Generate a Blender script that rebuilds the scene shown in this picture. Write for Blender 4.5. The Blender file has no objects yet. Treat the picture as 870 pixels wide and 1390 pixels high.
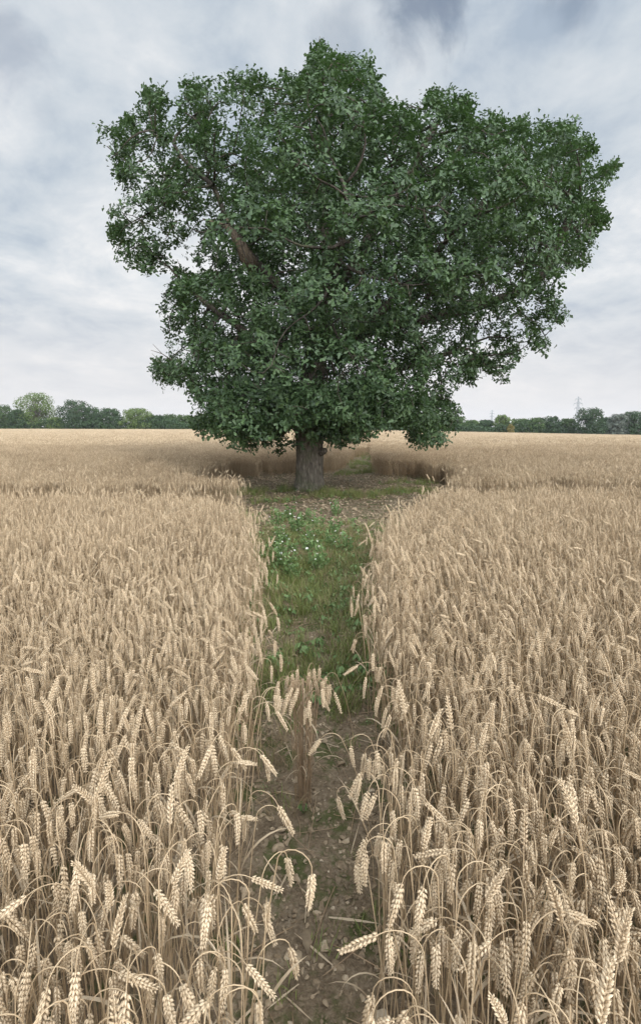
import bpy, math, random
import numpy as np
from mathutils import Vector, Matrix, Euler

SEED = 7
rng = np.random.default_rng(SEED)
PI = math.pi
SC = bpy.context.scene
COL = SC.collection

# ------------------------------------------------------------------ camera numbers
CAM_H = 1.70
F_PX, CX, CY = 650.0, 435.0, 650.0          # the photograph's focal length and centre, in its own pixels
PITCH = math.atan((CY - 579.0) / F_PX)
CP, SP = math.cos(PITCH), math.sin(PITCH)

def P(px, py, y):
    """point at distance y in front of the camera"""
    u, v = (px - CX) / F_PX, (CY - py) / F_PX
    d = np.array([u, CP + v * SP, -SP + v * CP])
    return np.array([0, 0, CAM_H]) + d * (y / d[1])

def project(p):
    p = np.asarray(p, float).reshape(-1, 3)
    q = p - np.array([0, 0, CAM_H])
    fwd = q[:, 1] * CP - q[:, 2] * SP
    up = q[:, 1] * SP + q[:, 2] * CP
    fwd = np.where(np.abs(fwd) < 1e-6, 1e-6, fwd)
    return CX + F_PX * q[:, 0] / fwd, CY - F_PX * up / fwd, fwd

def sstep(a, b, x):
    t = np.clip((np.asarray(x, float) - a) / (b - a), 0, 1)
    return t * t * (3 - 2 * t)

def ground_z(x, y):
    x = np.asarray(x, float); y = np.asarray(y, float)
    far = sstep(22, 90, y)
    tilt = -0.018 * np.maximum(0, x - 8) * far
    roll = 0.0025 * np.maximum(0, -x) * far
    bump = 0.012 * np.sin(x * 3.1 + 0.7) * np.sin(y * 2.3) + 0.010 * np.sin(x * 7.3 + y * 5.1)
    hide = -1.2 * sstep(150, 185, y)
    return tilt + roll + bump * (1 - far) + hide

# ------------------------------------------------------------------ small mesh kit
class Geo:
    def __init__(self):
        self.v, self.f, self.n = [], [], 0
    def add(self, verts, faces, mat=0):
        verts = np.asarray(verts, float).reshape(-1, 3)
        if not isinstance(faces, list):
            faces = [faces]
        for f in faces:
            f = np.asarray(f, int)
            if f.size:
                self.f.append((f + self.n, mat))
        self.v.append(verts); self.n += len(verts)
        return self
    def join(self, g, M=None, t=None):
        V = g.verts()
        if M is not None:
            V = V @ np.asarray(M).T
        if t is not None:
            V = V + np.asarray(t)
        for f, m in g.f:
            self.f.append((f + self.n, m))
        self.v.append(V); self.n += len(V)
        return self
    def verts(self):
        return np.concatenate(self.v) if self.v else np.zeros((0, 3))

def mesh_of(name, g, mats, smooth=True, loose=None):
    V = g.verts()
    if loose is not None:
        V = np.concatenate([V, loose])
    me = bpy.data.meshes.new(name)
    me.vertices.add(len(V)); me.vertices.foreach_set('co', V.astype(np.float32).ravel())
    loops, starts, totals, mi = [], [], [], []
    pos = 0
    for f, m in g.f:
        k = f.shape[1]
        loops.append(f.ravel())
        starts.append(pos + np.arange(len(f)) * k); totals.append(np.full(len(f), k)); mi.append(np.full(len(f), m))
        pos += f.size
    if loops:
        loops = np.concatenate(loops); starts = np.concatenate(starts); totals = np.concatenate(totals); mi = np.concatenate(mi)
        me.loops.add(len(loops)); me.loops.foreach_set('vertex_index', loops.astype(np.int32))
        me.polygons.add(len(starts))
        me.polygons.foreach_set('loop_start', starts.astype(np.int32))
        me.polygons.foreach_set('loop_total', totals.astype(np.int32))
        me.polygons.foreach_set('material_index', mi.astype(np.int32))
        me.polygons.foreach_set('use_smooth', np.full(len(starts), smooth, dtype=bool))
    for m in mats:
        me.materials.append(m)
    me.update(calc_edges=True)
    return me

def link(name, data, parent=None):
    o = bpy.data.objects.new(name, data)
    COL.objects.link(o)
    if parent is not None:
        o.parent = parent
    return o

def tag(o, label=None, cat=None, group=None, kind=None):
    if label: o['label'] = label
    if cat: o['category'] = cat
    if group: o['group'] = group
    if kind: o['kind'] = kind
    return o

def empty(name, loc, label, cat, group=None, rot=None):
    o = link(name, None)
    o.location = loc
    o.empty_display_size = 0.1
    if rot is not None:
        o.rotation_euler = rot
    return tag(o, label, cat, group)

def tube(pts, rad, sides=6, mat=0, cap=True, g=None):
    pts = np.asarray(pts, float); n = len(pts)
    rad = np.broadcast_to(np.asarray(rad, float), (n,))
    g = g or Geo()
    tan = np.gradient(pts, axis=0)
    tan /= np.linalg.norm(tan, axis=1, keepdims=True) + 1e-12
    ref = np.array([1.0, 0, 0]) if abs(tan[0][0]) < 0.8 else np.array([0, 1.0, 0])
    a = np.cross(tan[0], ref); a /= np.linalg.norm(a)
    A = [a]
    for i in range(1, n):
        a = A[-1] - tan[i] * np.dot(A[-1], tan[i])
        A.append(a / (np.linalg.norm(a) + 1e-12))
    A = np.array(A); B = np.cross(tan, A)
    th = np.arange(sides) * 2 * PI / sides
    ring = pts[:, None, :] + rad[:, None, None] * (A[:, None, :] * np.cos(th)[None, :, None] + B[:, None, :] * np.sin(th)[None, :, None])
    V = ring.reshape(-1, 3)
    i = np.arange(n - 1)[:, None] * sides; j = np.arange(sides)[None, :]; j2 = (j + 1) % sides
    q = np.stack([i + j, i + j2, i + sides + j2, i + sides + j], -1).reshape(-1, 4)
    faces = [q]
    if cap:
        V = np.concatenate([V, [pts[-1] + tan[-1] * rad[-1] * 0.6], [pts[0]]])
        k = np.arange(sides); k2 = (k + 1) % sides
        faces.append(np.stack([(n - 1) * sides + k, (n - 1) * sides + k2, np.full(sides, n * sides)], -1))
        faces.append(np.stack([k2, k, np.full(sides, n * sides + 1)], -1))
    g.add(V, faces, mat)
    return g

def rot_to(zdir, spin=0.0):
    """3x3 with local z along zdir"""
    z = np.asarray(zdir, float); z = z / (np.linalg.norm(z) + 1e-12)
    r = np.array([0, 0, 1.0]) if abs(z[2]) < 0.95 else np.array([1.0, 0, 0])
    x = np.cross(r, z); x /= np.linalg.norm(x); y = np.cross(z, x)
    c, s = math.cos(spin), math.sin(spin)
    return np.stack([x * c + y * s, -x * s + y * c, z], 1)

# ------------------------------------------------------------------ materials
def new_mat(name):
    m = bpy.data.materials.new(name); m.use_nodes = True
    nt = m.node_tree
    b = nt.nodes['Principled BSDF']
    return m, nt, b

def N(nt, t, **kw):
    n = nt.nodes.new(t)
    for k, v in kw.items():
        if k.startswith('i_'):
            key = k[2:]
            key = int(key) if key.isdigit() else key.replace('_', ' ')
            n.inputs[key].default_value = v
        else:
            setattr(n, k, v)
    return n

def L(nt, a, b): nt.links.new(a, b)

def ramp(nt, stops, interp='LINEAR'):
    r = nt.nodes.new('ShaderNodeValToRGB')
    r.color_ramp.interpolation = interp
    e = r.color_ramp.elements
    while len(e) < len(stops): e.new(0.5)
    for el, (p, c) in zip(e, stops):
        el.position = p; el.color = (*c, 1) if len(c) == 3 else c
    return r

def math_n(nt, op, a, b=None, c=None, clamp=False):
    n = nt.nodes.new('ShaderNodeMath'); n.operation = op; n.use_clamp = clamp
    for i, x in enumerate((a, b, c)):
        if x is None: continue
        if isinstance(x, (int, float)): n.inputs[i].default_value = x
        else: nt.links.new(x, n.inputs[i])
    return n.outputs[0]

def straw_mat(name, c_lo, c_hi, rough=0.6, spec=0.25, trans=0.0):
    m, nt, b = new_mat(name)
    info = N(nt, 'ShaderNodeObjectInfo')
    geo = N(nt, 'ShaderNodeNewGeometry')
    n1 = N(nt, 'ShaderNodeTexNoise', i_Scale=0.9, i_Detail=3.0)
    L(nt, geo.outputs['Position'], n1.inputs['Vector'])
    n2 = N(nt, 'ShaderNodeTexNoise', i_Scale=140.0, i_Detail=2.0)
    L(nt, geo.outputs['Position'], n2.inputs['Vector'])
    s = math_n(nt, 'MULTIPLY', info.outputs['Random'], 0.30)
    s = math_n(nt, 'MULTIPLY_ADD', geo.outputs['Random Per Island'], 0.38, s)
    s = math_n(nt, 'MULTIPLY_ADD', n1.outputs['Fac'], 0.40, s)
    s = math_n(nt, 'MULTIPLY_ADD', n2.outputs['Fac'], 0.25, s)
    s = math_n(nt, 'SUBTRACT', s, 0.17, clamp=True)
    r = ramp(nt, [(0.05, c_lo), (0.85, c_hi)])
    L(nt, s, r.inputs['Fac'])
    L(nt, r.outputs['Color'], b.inputs['Base Color'])
    b.inputs['Roughness'].default_value = rough
    b.inputs['Specular IOR Level'].default_value = spec
    if trans:
        t = N(nt, 'ShaderNodeBsdfTranslucent'); L(nt, r.outputs['Color'], t.inputs['Color'])
        mx = N(nt, 'ShaderNodeMixShader', i_0=trans)
        L(nt, b.outputs[0], mx.inputs[1]); L(nt, t.outputs[0], mx.inputs[2])
        L(nt, mx.outputs[0], nt.nodes['Material Output'].inputs['Surface'])
    return m

M_STEM = straw_mat('straw_stem', (0.20, 0.132, 0.070), (0.55, 0.410, 0.255), 0.5, 0.35)
M_EAR = straw_mat('wheat_ear', (0.37, 0.265, 0.158), (0.70, 0.555, 0.378), 0.62, 0.2)
M_LEAF = straw_mat('dry_wheat_leaf', (0.32, 0.235, 0.145), (0.63, 0.505, 0.35), 0.6, 0.25, 0.25)
M_STEM_OLD = straw_mat('weathered_straw', (0.20, 0.13, 0.075), (0.38, 0.27, 0.165), 0.55, 0.3)
WHEAT_MATS = [M_STEM, M_EAR, M_LEAF]

def green_mat(name, lo, hi, rough=0.5, spec=0.35, trans=0.3, world_scale=0.6, tcol=None):
    m, nt, b = new_mat(name)
    geo = N(nt, 'ShaderNodeNewGeometry'); info = N(nt, 'ShaderNodeObjectInfo')
    n1 = N(nt, 'ShaderNodeTexNoise', i_Scale=world_scale, i_Detail=2.0)
    L(nt, geo.outputs['Position'], n1.inputs['Vector'])
    s = math_n(nt, 'MULTIPLY', geo.outputs['Random Per Island'], 0.6)
    s = math_n(nt, 'MULTIPLY_ADD', n1.outputs['Fac'], 0.7, s)
    s = math_n(nt, 'MULTIPLY_ADD', info.outputs['Random'], 0.2, s)
    s = math_n(nt, 'SUBTRACT', s, 0.3, clamp=True)
    r = ramp(nt, [(0.0, lo), (0.9, hi)])
    L(nt, s, r.inputs['Fac']); L(nt, r.outputs['Color'], b.inputs['Base Color'])
    b.inputs['Roughness'].default_value = rough
    b.inputs['Specular IOR Level'].default_value = spec
    t = N(nt, 'ShaderNodeBsdfTranslucent')
    if tcol: t.inputs['Color'].default_value = (*tcol, 1)
    else: L(nt, r.outputs['Color'], t.inputs['Color'])
    mx = N(nt, 'ShaderNodeMixShader', i_0=trans)
    L(nt, b.outputs[0], mx.inputs[1]); L(nt, t.outputs[0], mx.inputs[2])
    L(nt, mx.outputs[0], nt.nodes['Material Output'].inputs['Surface'])
    return m

M_OAK = green_mat('oak_leaf', (0.011, 0.028, 0.012), (0.094, 0.152, 0.060), 0.46, 0.36, 0.22, 1.1, (0.07, 0.14, 0.03))
M_GRASS = green_mat('grass_blade', (0.115, 0.15, 0.034), (0.28, 0.31, 0.105), 0.5, 0.3, 0.3, 1.4)
M_GRASS_DRY = green_mat('dry_grass_blade', (0.20, 0.15, 0.075), (0.36, 0.28, 0.16), 0.6, 0.2, 0.2, 1.4)
M_WEED = green_mat('weed_leaf', (0.11, 0.18, 0.055), (0.23, 0.33, 0.13), 0.5, 0.35, 0.3, 2.0)
M_LITTER = green_mat('fallen_leaf', (0.18, 0.12, 0.07), (0.50, 0.40, 0.27), 0.7, 0.15, 0.1, 1.5)

def flat_mat(name, col, rough=0.6, spec=0.3, metal=0.0):
    m, nt, b = new_mat(name)
    geo = N(nt, 'ShaderNodeNewGeometry')
    n1 = N(nt, 'ShaderNodeTexNoise', i_Scale=30.0, i_Detail=4.0)
    L(nt, geo.outputs['Position'], n1.inputs['Vector'])
    r = ramp(nt, [(0.25, tuple(c * 0.75 for c in col)), (0.75, tuple(min(1, c * 1.2) for c in col))])
    L(nt, n1.outputs['Fac'], r.inputs['Fac']); L(nt, r.outputs['Color'], b.inputs['Base Color'])
    b.inputs['Roughness'].default_value = rough; b.inputs['Specular IOR Level'].default_value = spec
    b.inputs['Metallic'].default_value = metal
    return m

M_PETAL = flat_mat('white_petal', (0.74, 0.74, 0.72), 0.6)
M_PETAL_EYE = flat_mat('yellow_flower_eye', (0.55, 0.40, 0.05), 0.6)
M_STEEL = flat_mat('galvanised_steel', (0.33, 0.34, 0.36), 0.5, 0.4, 0.3)

def stone_mat():
    m, nt, b = new_mat('flint_stone')
    geo = N(nt, 'ShaderNodeNewGeometry'); info = N(nt, 'ShaderNodeObjectInfo')
    n1 = N(nt, 'ShaderNodeTexNoise', i_Scale=45.0, i_Detail=5.0)
    L(nt, geo.outputs['Position'], n1.inputs['Vector'])
    s = math_n(nt, 'MULTIPLY', info.outputs['Random'], 0.6)
    s = math_n(nt, 'MULTIPLY_ADD', geo.outputs['Random Per Island'], 0.3, s)
    s = math_n(nt, 'MULTIPLY_ADD', n1.outputs['Fac'], 0.7, s)
    s = math_n(nt, 'SUBTRACT', s, 0.32, clamp=True)
    r = ramp(nt, [(0.0, (0.11, 0.082, 0.052)), (0.35, (0.215, 0.158, 0.098)), (0.7, (0.36, 0.275, 0.178)), (1.0, (0.52, 0.44, 0.33))])
    L(nt, s, r.inputs['Fac']); L(nt, r.outputs['Color'], b.inputs['Base Color'])
    b.inputs['Roughness'].default_value = 0.75; b.inputs['Specular IOR Level'].default_value = 0.3
    bm = N(nt, 'ShaderNodeBump', i_Strength=0.4, i_Distance=0.004)
    L(nt, n1.outputs['Fac'], bm.inputs['Height']); L(nt, bm.outputs[0], b.inputs['Normal'])
    return m
M_STONE = stone_mat()

def bark_mat(name, lo, hi, green=0.0):
    m, nt, b = new_mat(name)
    tc = N(nt, 'ShaderNodeNewGeometry')
    mp = N(nt, 'ShaderNodeMapping'); mp.inputs['Scale'].default_value = (9, 9, 2.2)
    L(nt, tc.outputs['Position'], mp.inputs['Vector'])
    n1 = N(nt, 'ShaderNodeTexNoise', i_Scale=1.6, i_Detail=8.0, i_Roughness=0.65, i_Distortion=0.6)
    L(nt, mp.outputs[0], n1.inputs['Vector'])
    v = N(nt, 'ShaderNodeTexVoronoi', i_Scale=2.0); v.feature = 'DISTANCE_TO_EDGE'
    L(nt, mp.outputs[0], v.inputs['Vector'])
    h = math_n(nt, 'MULTIPLY_ADD', v.outputs['Distance'], 0.9, n1.outputs['Fac'])
    r = ramp(nt, [(0.35, lo), (0.95, hi)])
    L(nt, h, r.inputs['Fac'])
    n2 = N(nt, 'ShaderNodeTexNoise', i_Scale=2.3, i_Detail=4.0)
    L(nt, tc.outputs['Position'], n2.inputs['Vector'])
    gr = ramp(nt, [(0.52, (0, 0, 0)), (0.68, (green, green, green))])
    L(nt, n2.outputs['Fac'], gr.inputs['Fac'])
    mx = N(nt, 'ShaderNodeMix', data_type='RGBA')
    L(nt, gr.outputs['Color'], mx.inputs[0]); L(nt, r.outputs['Color'], mx.inputs[6])
    mx.inputs[7].default_value = (0.085, 0.10, 0.045, 1)
    L(nt, mx.outputs[2], b.inputs['Base Color'])
    b.inputs['Roughness'].default_value = 0.9; b.inputs['Specular IOR Level'].default_value = 0.15
    bm = N(nt, 'ShaderNodeBump', i_Strength=1.0, i_Distance=0.04)
    L(nt, h, bm.inputs['Height']); L(nt, bm.outputs[0], b.inputs['Normal'])
    return m
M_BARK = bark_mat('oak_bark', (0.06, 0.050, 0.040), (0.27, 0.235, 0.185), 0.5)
M_LIMB_SHADED = bark_mat('shaded_oak_limb_bark', (0.030, 0.025, 0.021), (0.125, 0.105, 0.085), 0.5)  # darker copy of the trunk bark: crown shade is put into the limb colour
M_DEADWOOD = bark_mat('dead_oak_wood', (0.070, 0.055, 0.041), (0.20, 0.155, 0.11))

# ------------------------------------------------------------------ instanced "stuff" that carries its own variants
def stuff_object(name, label, cat, mats, lods, kind='stuff', smooth=True):
    """lods: list of (list of Geo variants, pos Nx3, rot Nx3 euler, scale N, variant index N)"""
    base = Geo(); vid = []; k = 0
    ptsV, pv, prot, pscl, pidx = [], [], [], [], []
    nvar = sum(len(l[0]) for l in lods)
    spans = []
    for li, (variants, pos, rot, scl, idx) in enumerate(lods):
        ids = []
        for g in variants:
            base.join(g); vid += [k] * g.n; ids.append(k); k += 1
        spans.append(ids)
        ptsV.append(pos); pv += [nvar + li] * len(pos)
        prot.append(rot); pscl.append(scl); pidx.append(idx)
    pos = np.concatenate(ptsV)
    me = mesh_of(name, base, mats, smooth, loose=pos)
    nb = base.n
    def attr(nm, typ, arr, field):
        a = me.attributes.new(nm, typ, 'POINT'); a.data.foreach_set(field, np.ascontiguousarray(arr).ravel())
    attr('vid', 'INT', np.array(vid + pv, np.int32), 'value')
    z3 = np.zeros((nb, 3), np.float32)
    attr('rot', 'FLOAT_VECTOR', np.concatenate([z3, np.concatenate(prot)]).astype(np.float32), 'vector')
    attr('scl', 'FLOAT', np.concatenate([np.ones(nb), np.concatenate(pscl)]).astype(np.float32), 'value')
    attr('iid', 'INT', np.concatenate([np.zeros(nb), np.concatenate(pidx)]).astype(np.int32), 'value')
    o = link(name, me)
    tag(o, label, cat, None, kind)
    nt = bpy.data.node_groups.new(name + '_scatter', 'GeometryNodeTree')
    nt.interface.new_socket('Geometry', in_out='INPUT', socket_type='NodeSocketGeometry')
    nt.interface.new_socket('Geometry', in_out='OUTPUT', socket_type='NodeSocketGeometry')
    gi = nt.nodes.new('NodeGroupInput'); go = nt.nodes.new('NodeGroupOutput')
    def named(nm, typ):
        n = nt.nodes.new('GeometryNodeInputNamedAttribute'); n.data_type = typ
        n.inputs['Name'].default_value = nm
        return n.outputs['Attribute']
    av, ar, asc, ai = named('vid', 'INT'), named('rot', 'FLOAT_VECTOR'), named('scl', 'FLOAT'), named('iid', 'INT')
    def pick(i):
        c = nt.nodes.new('FunctionNodeCompare'); c.data_type = 'INT'; c.operation = 'EQUAL'
        ins = [s for s in c.inputs if s.type == 'INT']
        nt.links.new(av, ins[0]); ins[1].default_value = i
        s = nt.nodes.new('GeometryNodeSeparateGeometry'); s.domain = 'POINT'
        nt.links.new(gi.outputs[0], s.inputs['Geometry']); nt.links.new(c.outputs[0], s.inputs['Selection'])
        return s.outputs['Selection']
    jo = nt.nodes.new('GeometryNodeJoinGeometry')
    for li, ids in enumerate(spans):
        gti = nt.nodes.new('GeometryNodeGeometryToInstance')
        for i in reversed(ids):                 # a new link goes to the front of the list
            nt.links.new(pick(i), gti.inputs[0])
        ip = nt.nodes.new('GeometryNodeInstanceOnPoints')
        nt.links.new(pick(nvar + li), ip.inputs['Points'])
        nt.links.new(gti.outputs[0], ip.inputs['Instance'])
        ip.inputs['Pick Instance'].default_value = True
        nt.links.new(ai, ip.inputs['Instance Index'])
        nt.links.new(ar, ip.inputs['Rotation']); nt.links.new(asc, ip.inputs['Scale'])
        nt.links.new(ip.outputs[0], jo.inputs[0])
    nt.links.new(jo.outputs[0], go.inputs[0])
    md = o.modifiers.new('scatter', 'NODES'); md.node_group = nt
    return o

# ------------------------------------------------------------------ where the wheat stands
LEFT = np.array([(0.2, -.12), (1.1, -.175), (1.6, -.245), (2.0, -.32), (2.94, -.44), (4.04, -.52), (5.2, -.70), (5.9, -.88), (6.8, -1.3), (7.3, -1.7)])
RIGHT = np.array([(0.2, .13), (1.1, .19), (2.0, .27), (2.94, .32), (3.6, .37), (4.6, .58), (5.4, .86), (6.4, 1.22), (7.8, 1.95)])
def path_l(y): return np.interp(y, LEFT[:, 0], LEFT[:, 1])
def path_r(y): return np.interp(y, RIGHT[:, 0], RIGHT[:, 1])
def bare(x, y):
    """True where no wheat grows: the path, the tramline across, the round clearing and the strip that leads on behind the tree"""
    x = np.asarray(x, float); y = np.asarray(y, float)
    wob = 0.08 * np.sin(y * 3.7 + x * 2) + 0.05 * np.sin(y * 15.3) + 0.04 * np.sin(y * 9.1) + 0.05 * np.sin(x * 4.3)
    p = (y < 7.9) & (x > path_l(y) + wob * 0.5) & (x < path_r(y) + wob * 0.5)
    mid = (y >= 7.2) & (y < 10) & (x > -1.6 + wob) & (x < 1.9 + wob)
    cl = ((x - 0.2) / 3.55) ** 2 + ((y - 13.0) / 4.2) ** 2 < 1 + wob
    cx = np.interp(y, [14, 17, 25, 33, 60], [0.9, 1.3, 2.25, 3.1, 5.9])
    st = (y > 14) & (y < 42) & (np.abs(x - cx) < np.interp(y, [14, 20, 42], [0.9, 0.62, 0.45]) + wob * 0.5)
    yl = 8.45 + 0.002 * x * x
    tr = (x < 0) & (np.abs(y - yl - wob) < 0.72)
    yr = 9.0 + 0.02 * x
    tr2 = (x > 0) & (np.abs(y - yr - wob) < np.interp(x, [2, 5, 9, 14], [0.85, 0.65, 0.45, 0.3]))
    fr = (np.abs(y - 39.0 - 0.10 * x) < 0.5) & (x > 6) | (np.abs(y - 58 - 0.16 * x) < 0.7) & (x > 4) | (np.abs(y - 34 + 0.05 * x) < 0.45) & (x < -5)
    return p | mid | cl | st | tr | tr2 | fr

# ------------------------------------------------------------------ wheat
def stalk_path(r, h, lean, bend, n1=9, n2=6, curl=0.55):
    """stem centre line in the local xz plane plus a touch of y wobble, and the line of the ear that carries on from it"""
    p = np.zeros(3); pts = [p.copy()]; th = r.uniform(0, 0.04)
    wy = r.uniform(-0.05, 0.05)
    for i in range(n1):
        th += lean / n1 * (0.4 + 1.2 * i / n1)
        p = p + np.array([math.sin(th), wy, math.cos(th)]) * h * 0.86 / n1
        pts.append(p.copy())
    neck = h * 0.125 * r.uniform(0.75, 1.3)
    for i in range(n2):
        th += (bend - lean) / n2
        p = p + np.array([math.sin(th), wy * 0.5, math.cos(th)]) * neck / n2
        pts.append(p.copy())
    return np.array(pts), th, wy

def ear_geo(r, p0, th, length, detail, mat=1, bend=0.3, scale=1.0):
    g = Geo()
    n = {3: 19, 2: 12, 1: 1}[detail]
    spin = r.uniform(0, PI)
    pts, ths = [p0.copy()], [th]
    m = 8
    p = p0.copy()
    for i in range(m):
        th += bend / m
        p = p + np.array([math.sin(th), 0, math.cos(th)]) * length / m
        pts.append(p.copy()); ths.append(th)
    pts = np.array(pts); ths = np.array(ths)
    s = np.linspace(0, 1, m + 1)
    if detail == 1:
        prof = np.array([0.3, 0.9, 1.0, 0.85, 0.2]) * 0.0068 * scale
        idx = [0, 2, 4, 6, 8]
        return tube(pts[idx], prof, 4, mat, False)
    tube(pts, 0.0018, 3, mat, False, g)
    for k in range(n):
        t = (k + 0.3) / n
        c = np.array([np.interp(t, s, pts[:, j]) for j in range(3)])
        a = np.interp(t, s, ths)
        T = np.array([math.sin(a), 0, math.cos(a)]); U = np.array([math.cos(a), 0, -math.sin(a)]); W = np.array([0, 1.0, 0])
        side = U * math.cos(spin) + W * math.sin(spin)
        flat = np.cross(T, side)
        sg = 1 if k % 2 else -1
        size = (0.75 + 0.5 * math.sin(PI * min(1, t * 1.05 + 0.12))) * scale
        fl = (-1, 0, 1) if detail == 3 else (0,)
        for f in fl:
            ang = 0.42 if f else 0.62
            d = T * math.cos(ang) + side * sg * math.sin(ang) + flat * f * 0.45
            d += r.normal(0, 0.11, 3); d /= np.linalg.norm(d)
            Ln = (0.0125 if f else 0.0115) * size * (1.35 if detail == 2 else 1)
            wd = 0.0027 * size * (1.75 if detail == 2 else 1)
            o = c + side * sg * 0.0016 + flat * f * 0.0024
            R = rot_to(d, r.uniform(0, PI))
            if detail == 3:
                th4 = np.arange(5) * 2 * PI / 5
                ring = lambda z, w: np.stack([np.cos(th4) * w, np.sin(th4) * w, np.full(5, z)], 1)
                V = np.concatenate([[[0, 0, 0]], ring(Ln * .28, wd), ring(Ln * .62, wd * .85), [[0, 0, Ln * 1.06]]])
                q = np.arange(5); q2 = (q + 1) % 5
                F = [np.stack([np.zeros(5, int), 1 + q2, 1 + q], -1), np.stack([1 + q, 1 + q2, 6 + q2, 6 + q], -1), np.stack([6 + q, 6 + q2, np.full(5, 11)], -1)]
            else:
                V = np.array([[0, 0, 0], [wd, 0, Ln * .4], [0, wd, Ln * .4], [-wd, 0, Ln * .4], [0, -wd, Ln * .4], [0, 0, Ln]])
                F = [np.array([[0, 2, 1], [0, 3, 2], [0, 4, 3], [0, 1, 4], [1, 2, 5], [2, 3, 5], [3, 4, 5], [4, 1, 5]])]
            g.add(V @ R.T + o, F, mat)
    return g

def blade(r, p0, az, length, width, up0, droop, n=6, mat=2, twist=1.2):
    """a dry strap leaf"""
    p = np.array(p0, float); th = up0; L_, R_ = [], []
    tw = r.uniform(-0.3, 0.3); dt = r.uniform(-twist, twist)
    dirh = np.array([math.cos(az), math.sin(az), 0]); perp = np.array([-math.sin(az), math.cos(az), 0])
    for i in range(n + 1):
        t = i / n
        w = width * 0.5 * (0.55 + 0.9 * t if t < 0.4 else 0.91 * (1 - ((t - 0.4) / 0.6) ** 1.8) + 0.04)
        d = dirh * math.sin(th) + np.array([0, 0, 1.0]) * math.cos(th)
        nrm = np.cross(d, perp)
        a = tw + dt * t
        wv = perp * math.cos(a) + nrm * math.sin(a)
        L_.append(p - wv * w); R_.append(p + wv * w)
        p = p + d * length / n
        th += droop / n * (0.5 + t)
    V = np.array([v for pr in zip(L_, R_) for v in pr])
    i = np.arange(n) * 2
    return Geo().add(V, np.stack([i, i + 1, i + 3, i + 2], -1), mat)

def make_stalk(r, detail, h=None, lean=None, bend=None, leaves=None, thick=1.0):
    """returns stem, ear, [leaf, ...] as separate Geo"""
    h = h or r.uniform(0.66, 0.80)
    lean = r.uniform(0.02, 0.20) if lean is None else lean
    if bend is None:
        q = r.random(); bend = r.uniform(2.8, 3.2) if q < 0.80 else r.uniform(2.0, 2.7) if q < 0.90 else r.uniform(0.1, 0.9)
    n1, n2 = {3: (9, 7), 2: (5, 4), 1: (3, 2)}[detail]
    pts, th, wy = stalk_path(r, h, lean, bend, n1, n2)
    rad = np.concatenate([np.linspace(0.0019, 0.0015, n1), np.linspace(0.0013, 0.0010, n2 + 1)]) * thick
    st = tube(pts, rad, {3: 5, 2: 3, 1: 3}[detail], 0, False)
    ear = ear_geo(r, pts[-1], th, r.uniform(0.070, 0.096), detail, 1, r.uniform(-0.05, 0.2), r.uniform(.68, .92) if detail > 1 else thick * 0.85)
    lv = []
    nl = (r.integers(0, 3) if leaves is None else leaves)
    for _ in range(nl):
        hz = r.uniform(0.15, 0.74) * n1
        i = int(hz); p = pts[i] + (pts[i + 1] - pts[i]) * (hz - i)
        lv.append(blade(r, p, r.uniform(0, 2 * PI), r.uniform(0.13, 0.26), r.uniform(0.0035, 0.0075) * (1 if detail > 1 else 1.5), r.uniform(0.05, 0.6),
                        r.uniform(0.1, 2.2) if r.random() < .7 else r.uniform(1.8, 3.2), {3: 7, 2: 4, 1: 2}[detail]))
    return st, ear, lv

def merged(parts):
    st, ear, lv = parts
    g = Geo(); g.join(st); g.join(ear)
    for l in lv: g.join(l)
    return g

wr = np.random.default_rng(11)
NEAR = [make_stalk(wr, 3) for _ in range(22)]
NEAR += [make_stalk(wr, 3, lean=wr.uniform(0.6, 1.0)) for _ in range(3)]          # stems that lean right over
for _ in range(5):                                                               # broken straws without an ear
    L0 = wr.uniform(0.55, 0.85); a = wr.uniform(0.5, 0.95)
    pts = np.array([[math.sin(a) * L0 * t, 0.02 * t, math.cos(a) * L0 * t + 0.04 * t * (1 - t)] for t in np.linspace(0, 1, 6)])
    NEAR.append((tube(pts, np.linspace(0.0024, 0.0014, 6), 4, 0), Geo(), [blade(wr, pts[3], wr.uniform(0, 6), 0.2, 0.008, 0.5, 1.8)]))
N_EARED = 22

def clump(r, n, size, detail, thick=1.0, leaves=None):
    g = Geo()
    for _ in range(n):
        s = merged(make_stalk(r, detail, leaves=leaves, thick=thick))
        a = r.uniform(0, 2 * PI); c, sn = math.cos(a), math.sin(a)
        g.join(s, np.array([[c, -sn, 0], [sn, c, 0], [0, 0, 1]]), [r.uniform(-size, size) / 2, r.uniform(-size, size) / 2, 0])
    return g

MID = [clump(wr, 24, 0.26, 2, 1.15, 2) for _ in range(8)]
FAR = [clump(wr, 190, 1.25, 1, 2.2, 1) for _ in range(6)]

def eulers(az, leanx, leany):
    out = np.zeros((len(az), 3), np.float32)
    for i in range(len(az)):
        M = Matrix.Rotation(leanx[i], 3, 'Y') @ Matrix.Rotation(leany[i], 3, 'X') @ Matrix.Rotation(az[i], 3, 'Z')
        out[i] = M.to_euler()
    return out

def wave(x, y):
    return 0.5 + 0.5 * np.sin(x * 1.3 + 2.1 * np.sin(y * 0.7) + y * 0.4) * np.cos(y * 1.1 - x * 0.5)

Y_NEAR, Y_MID, Y_FAR = 8.2, 27.0, 152.0
def scatter(y0, y1, dens, margin, jit=True):
    xm = 0.72 * y1 + margin
    n = int(2 * xm * (y1 - y0) * dens)
    x = rng.uniform(-xm, xm, n); y = rng.uniform(y0, y1, n)
    k = np.abs(x) < 0.72 * y + margin
    return x[k], y[k]

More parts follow.
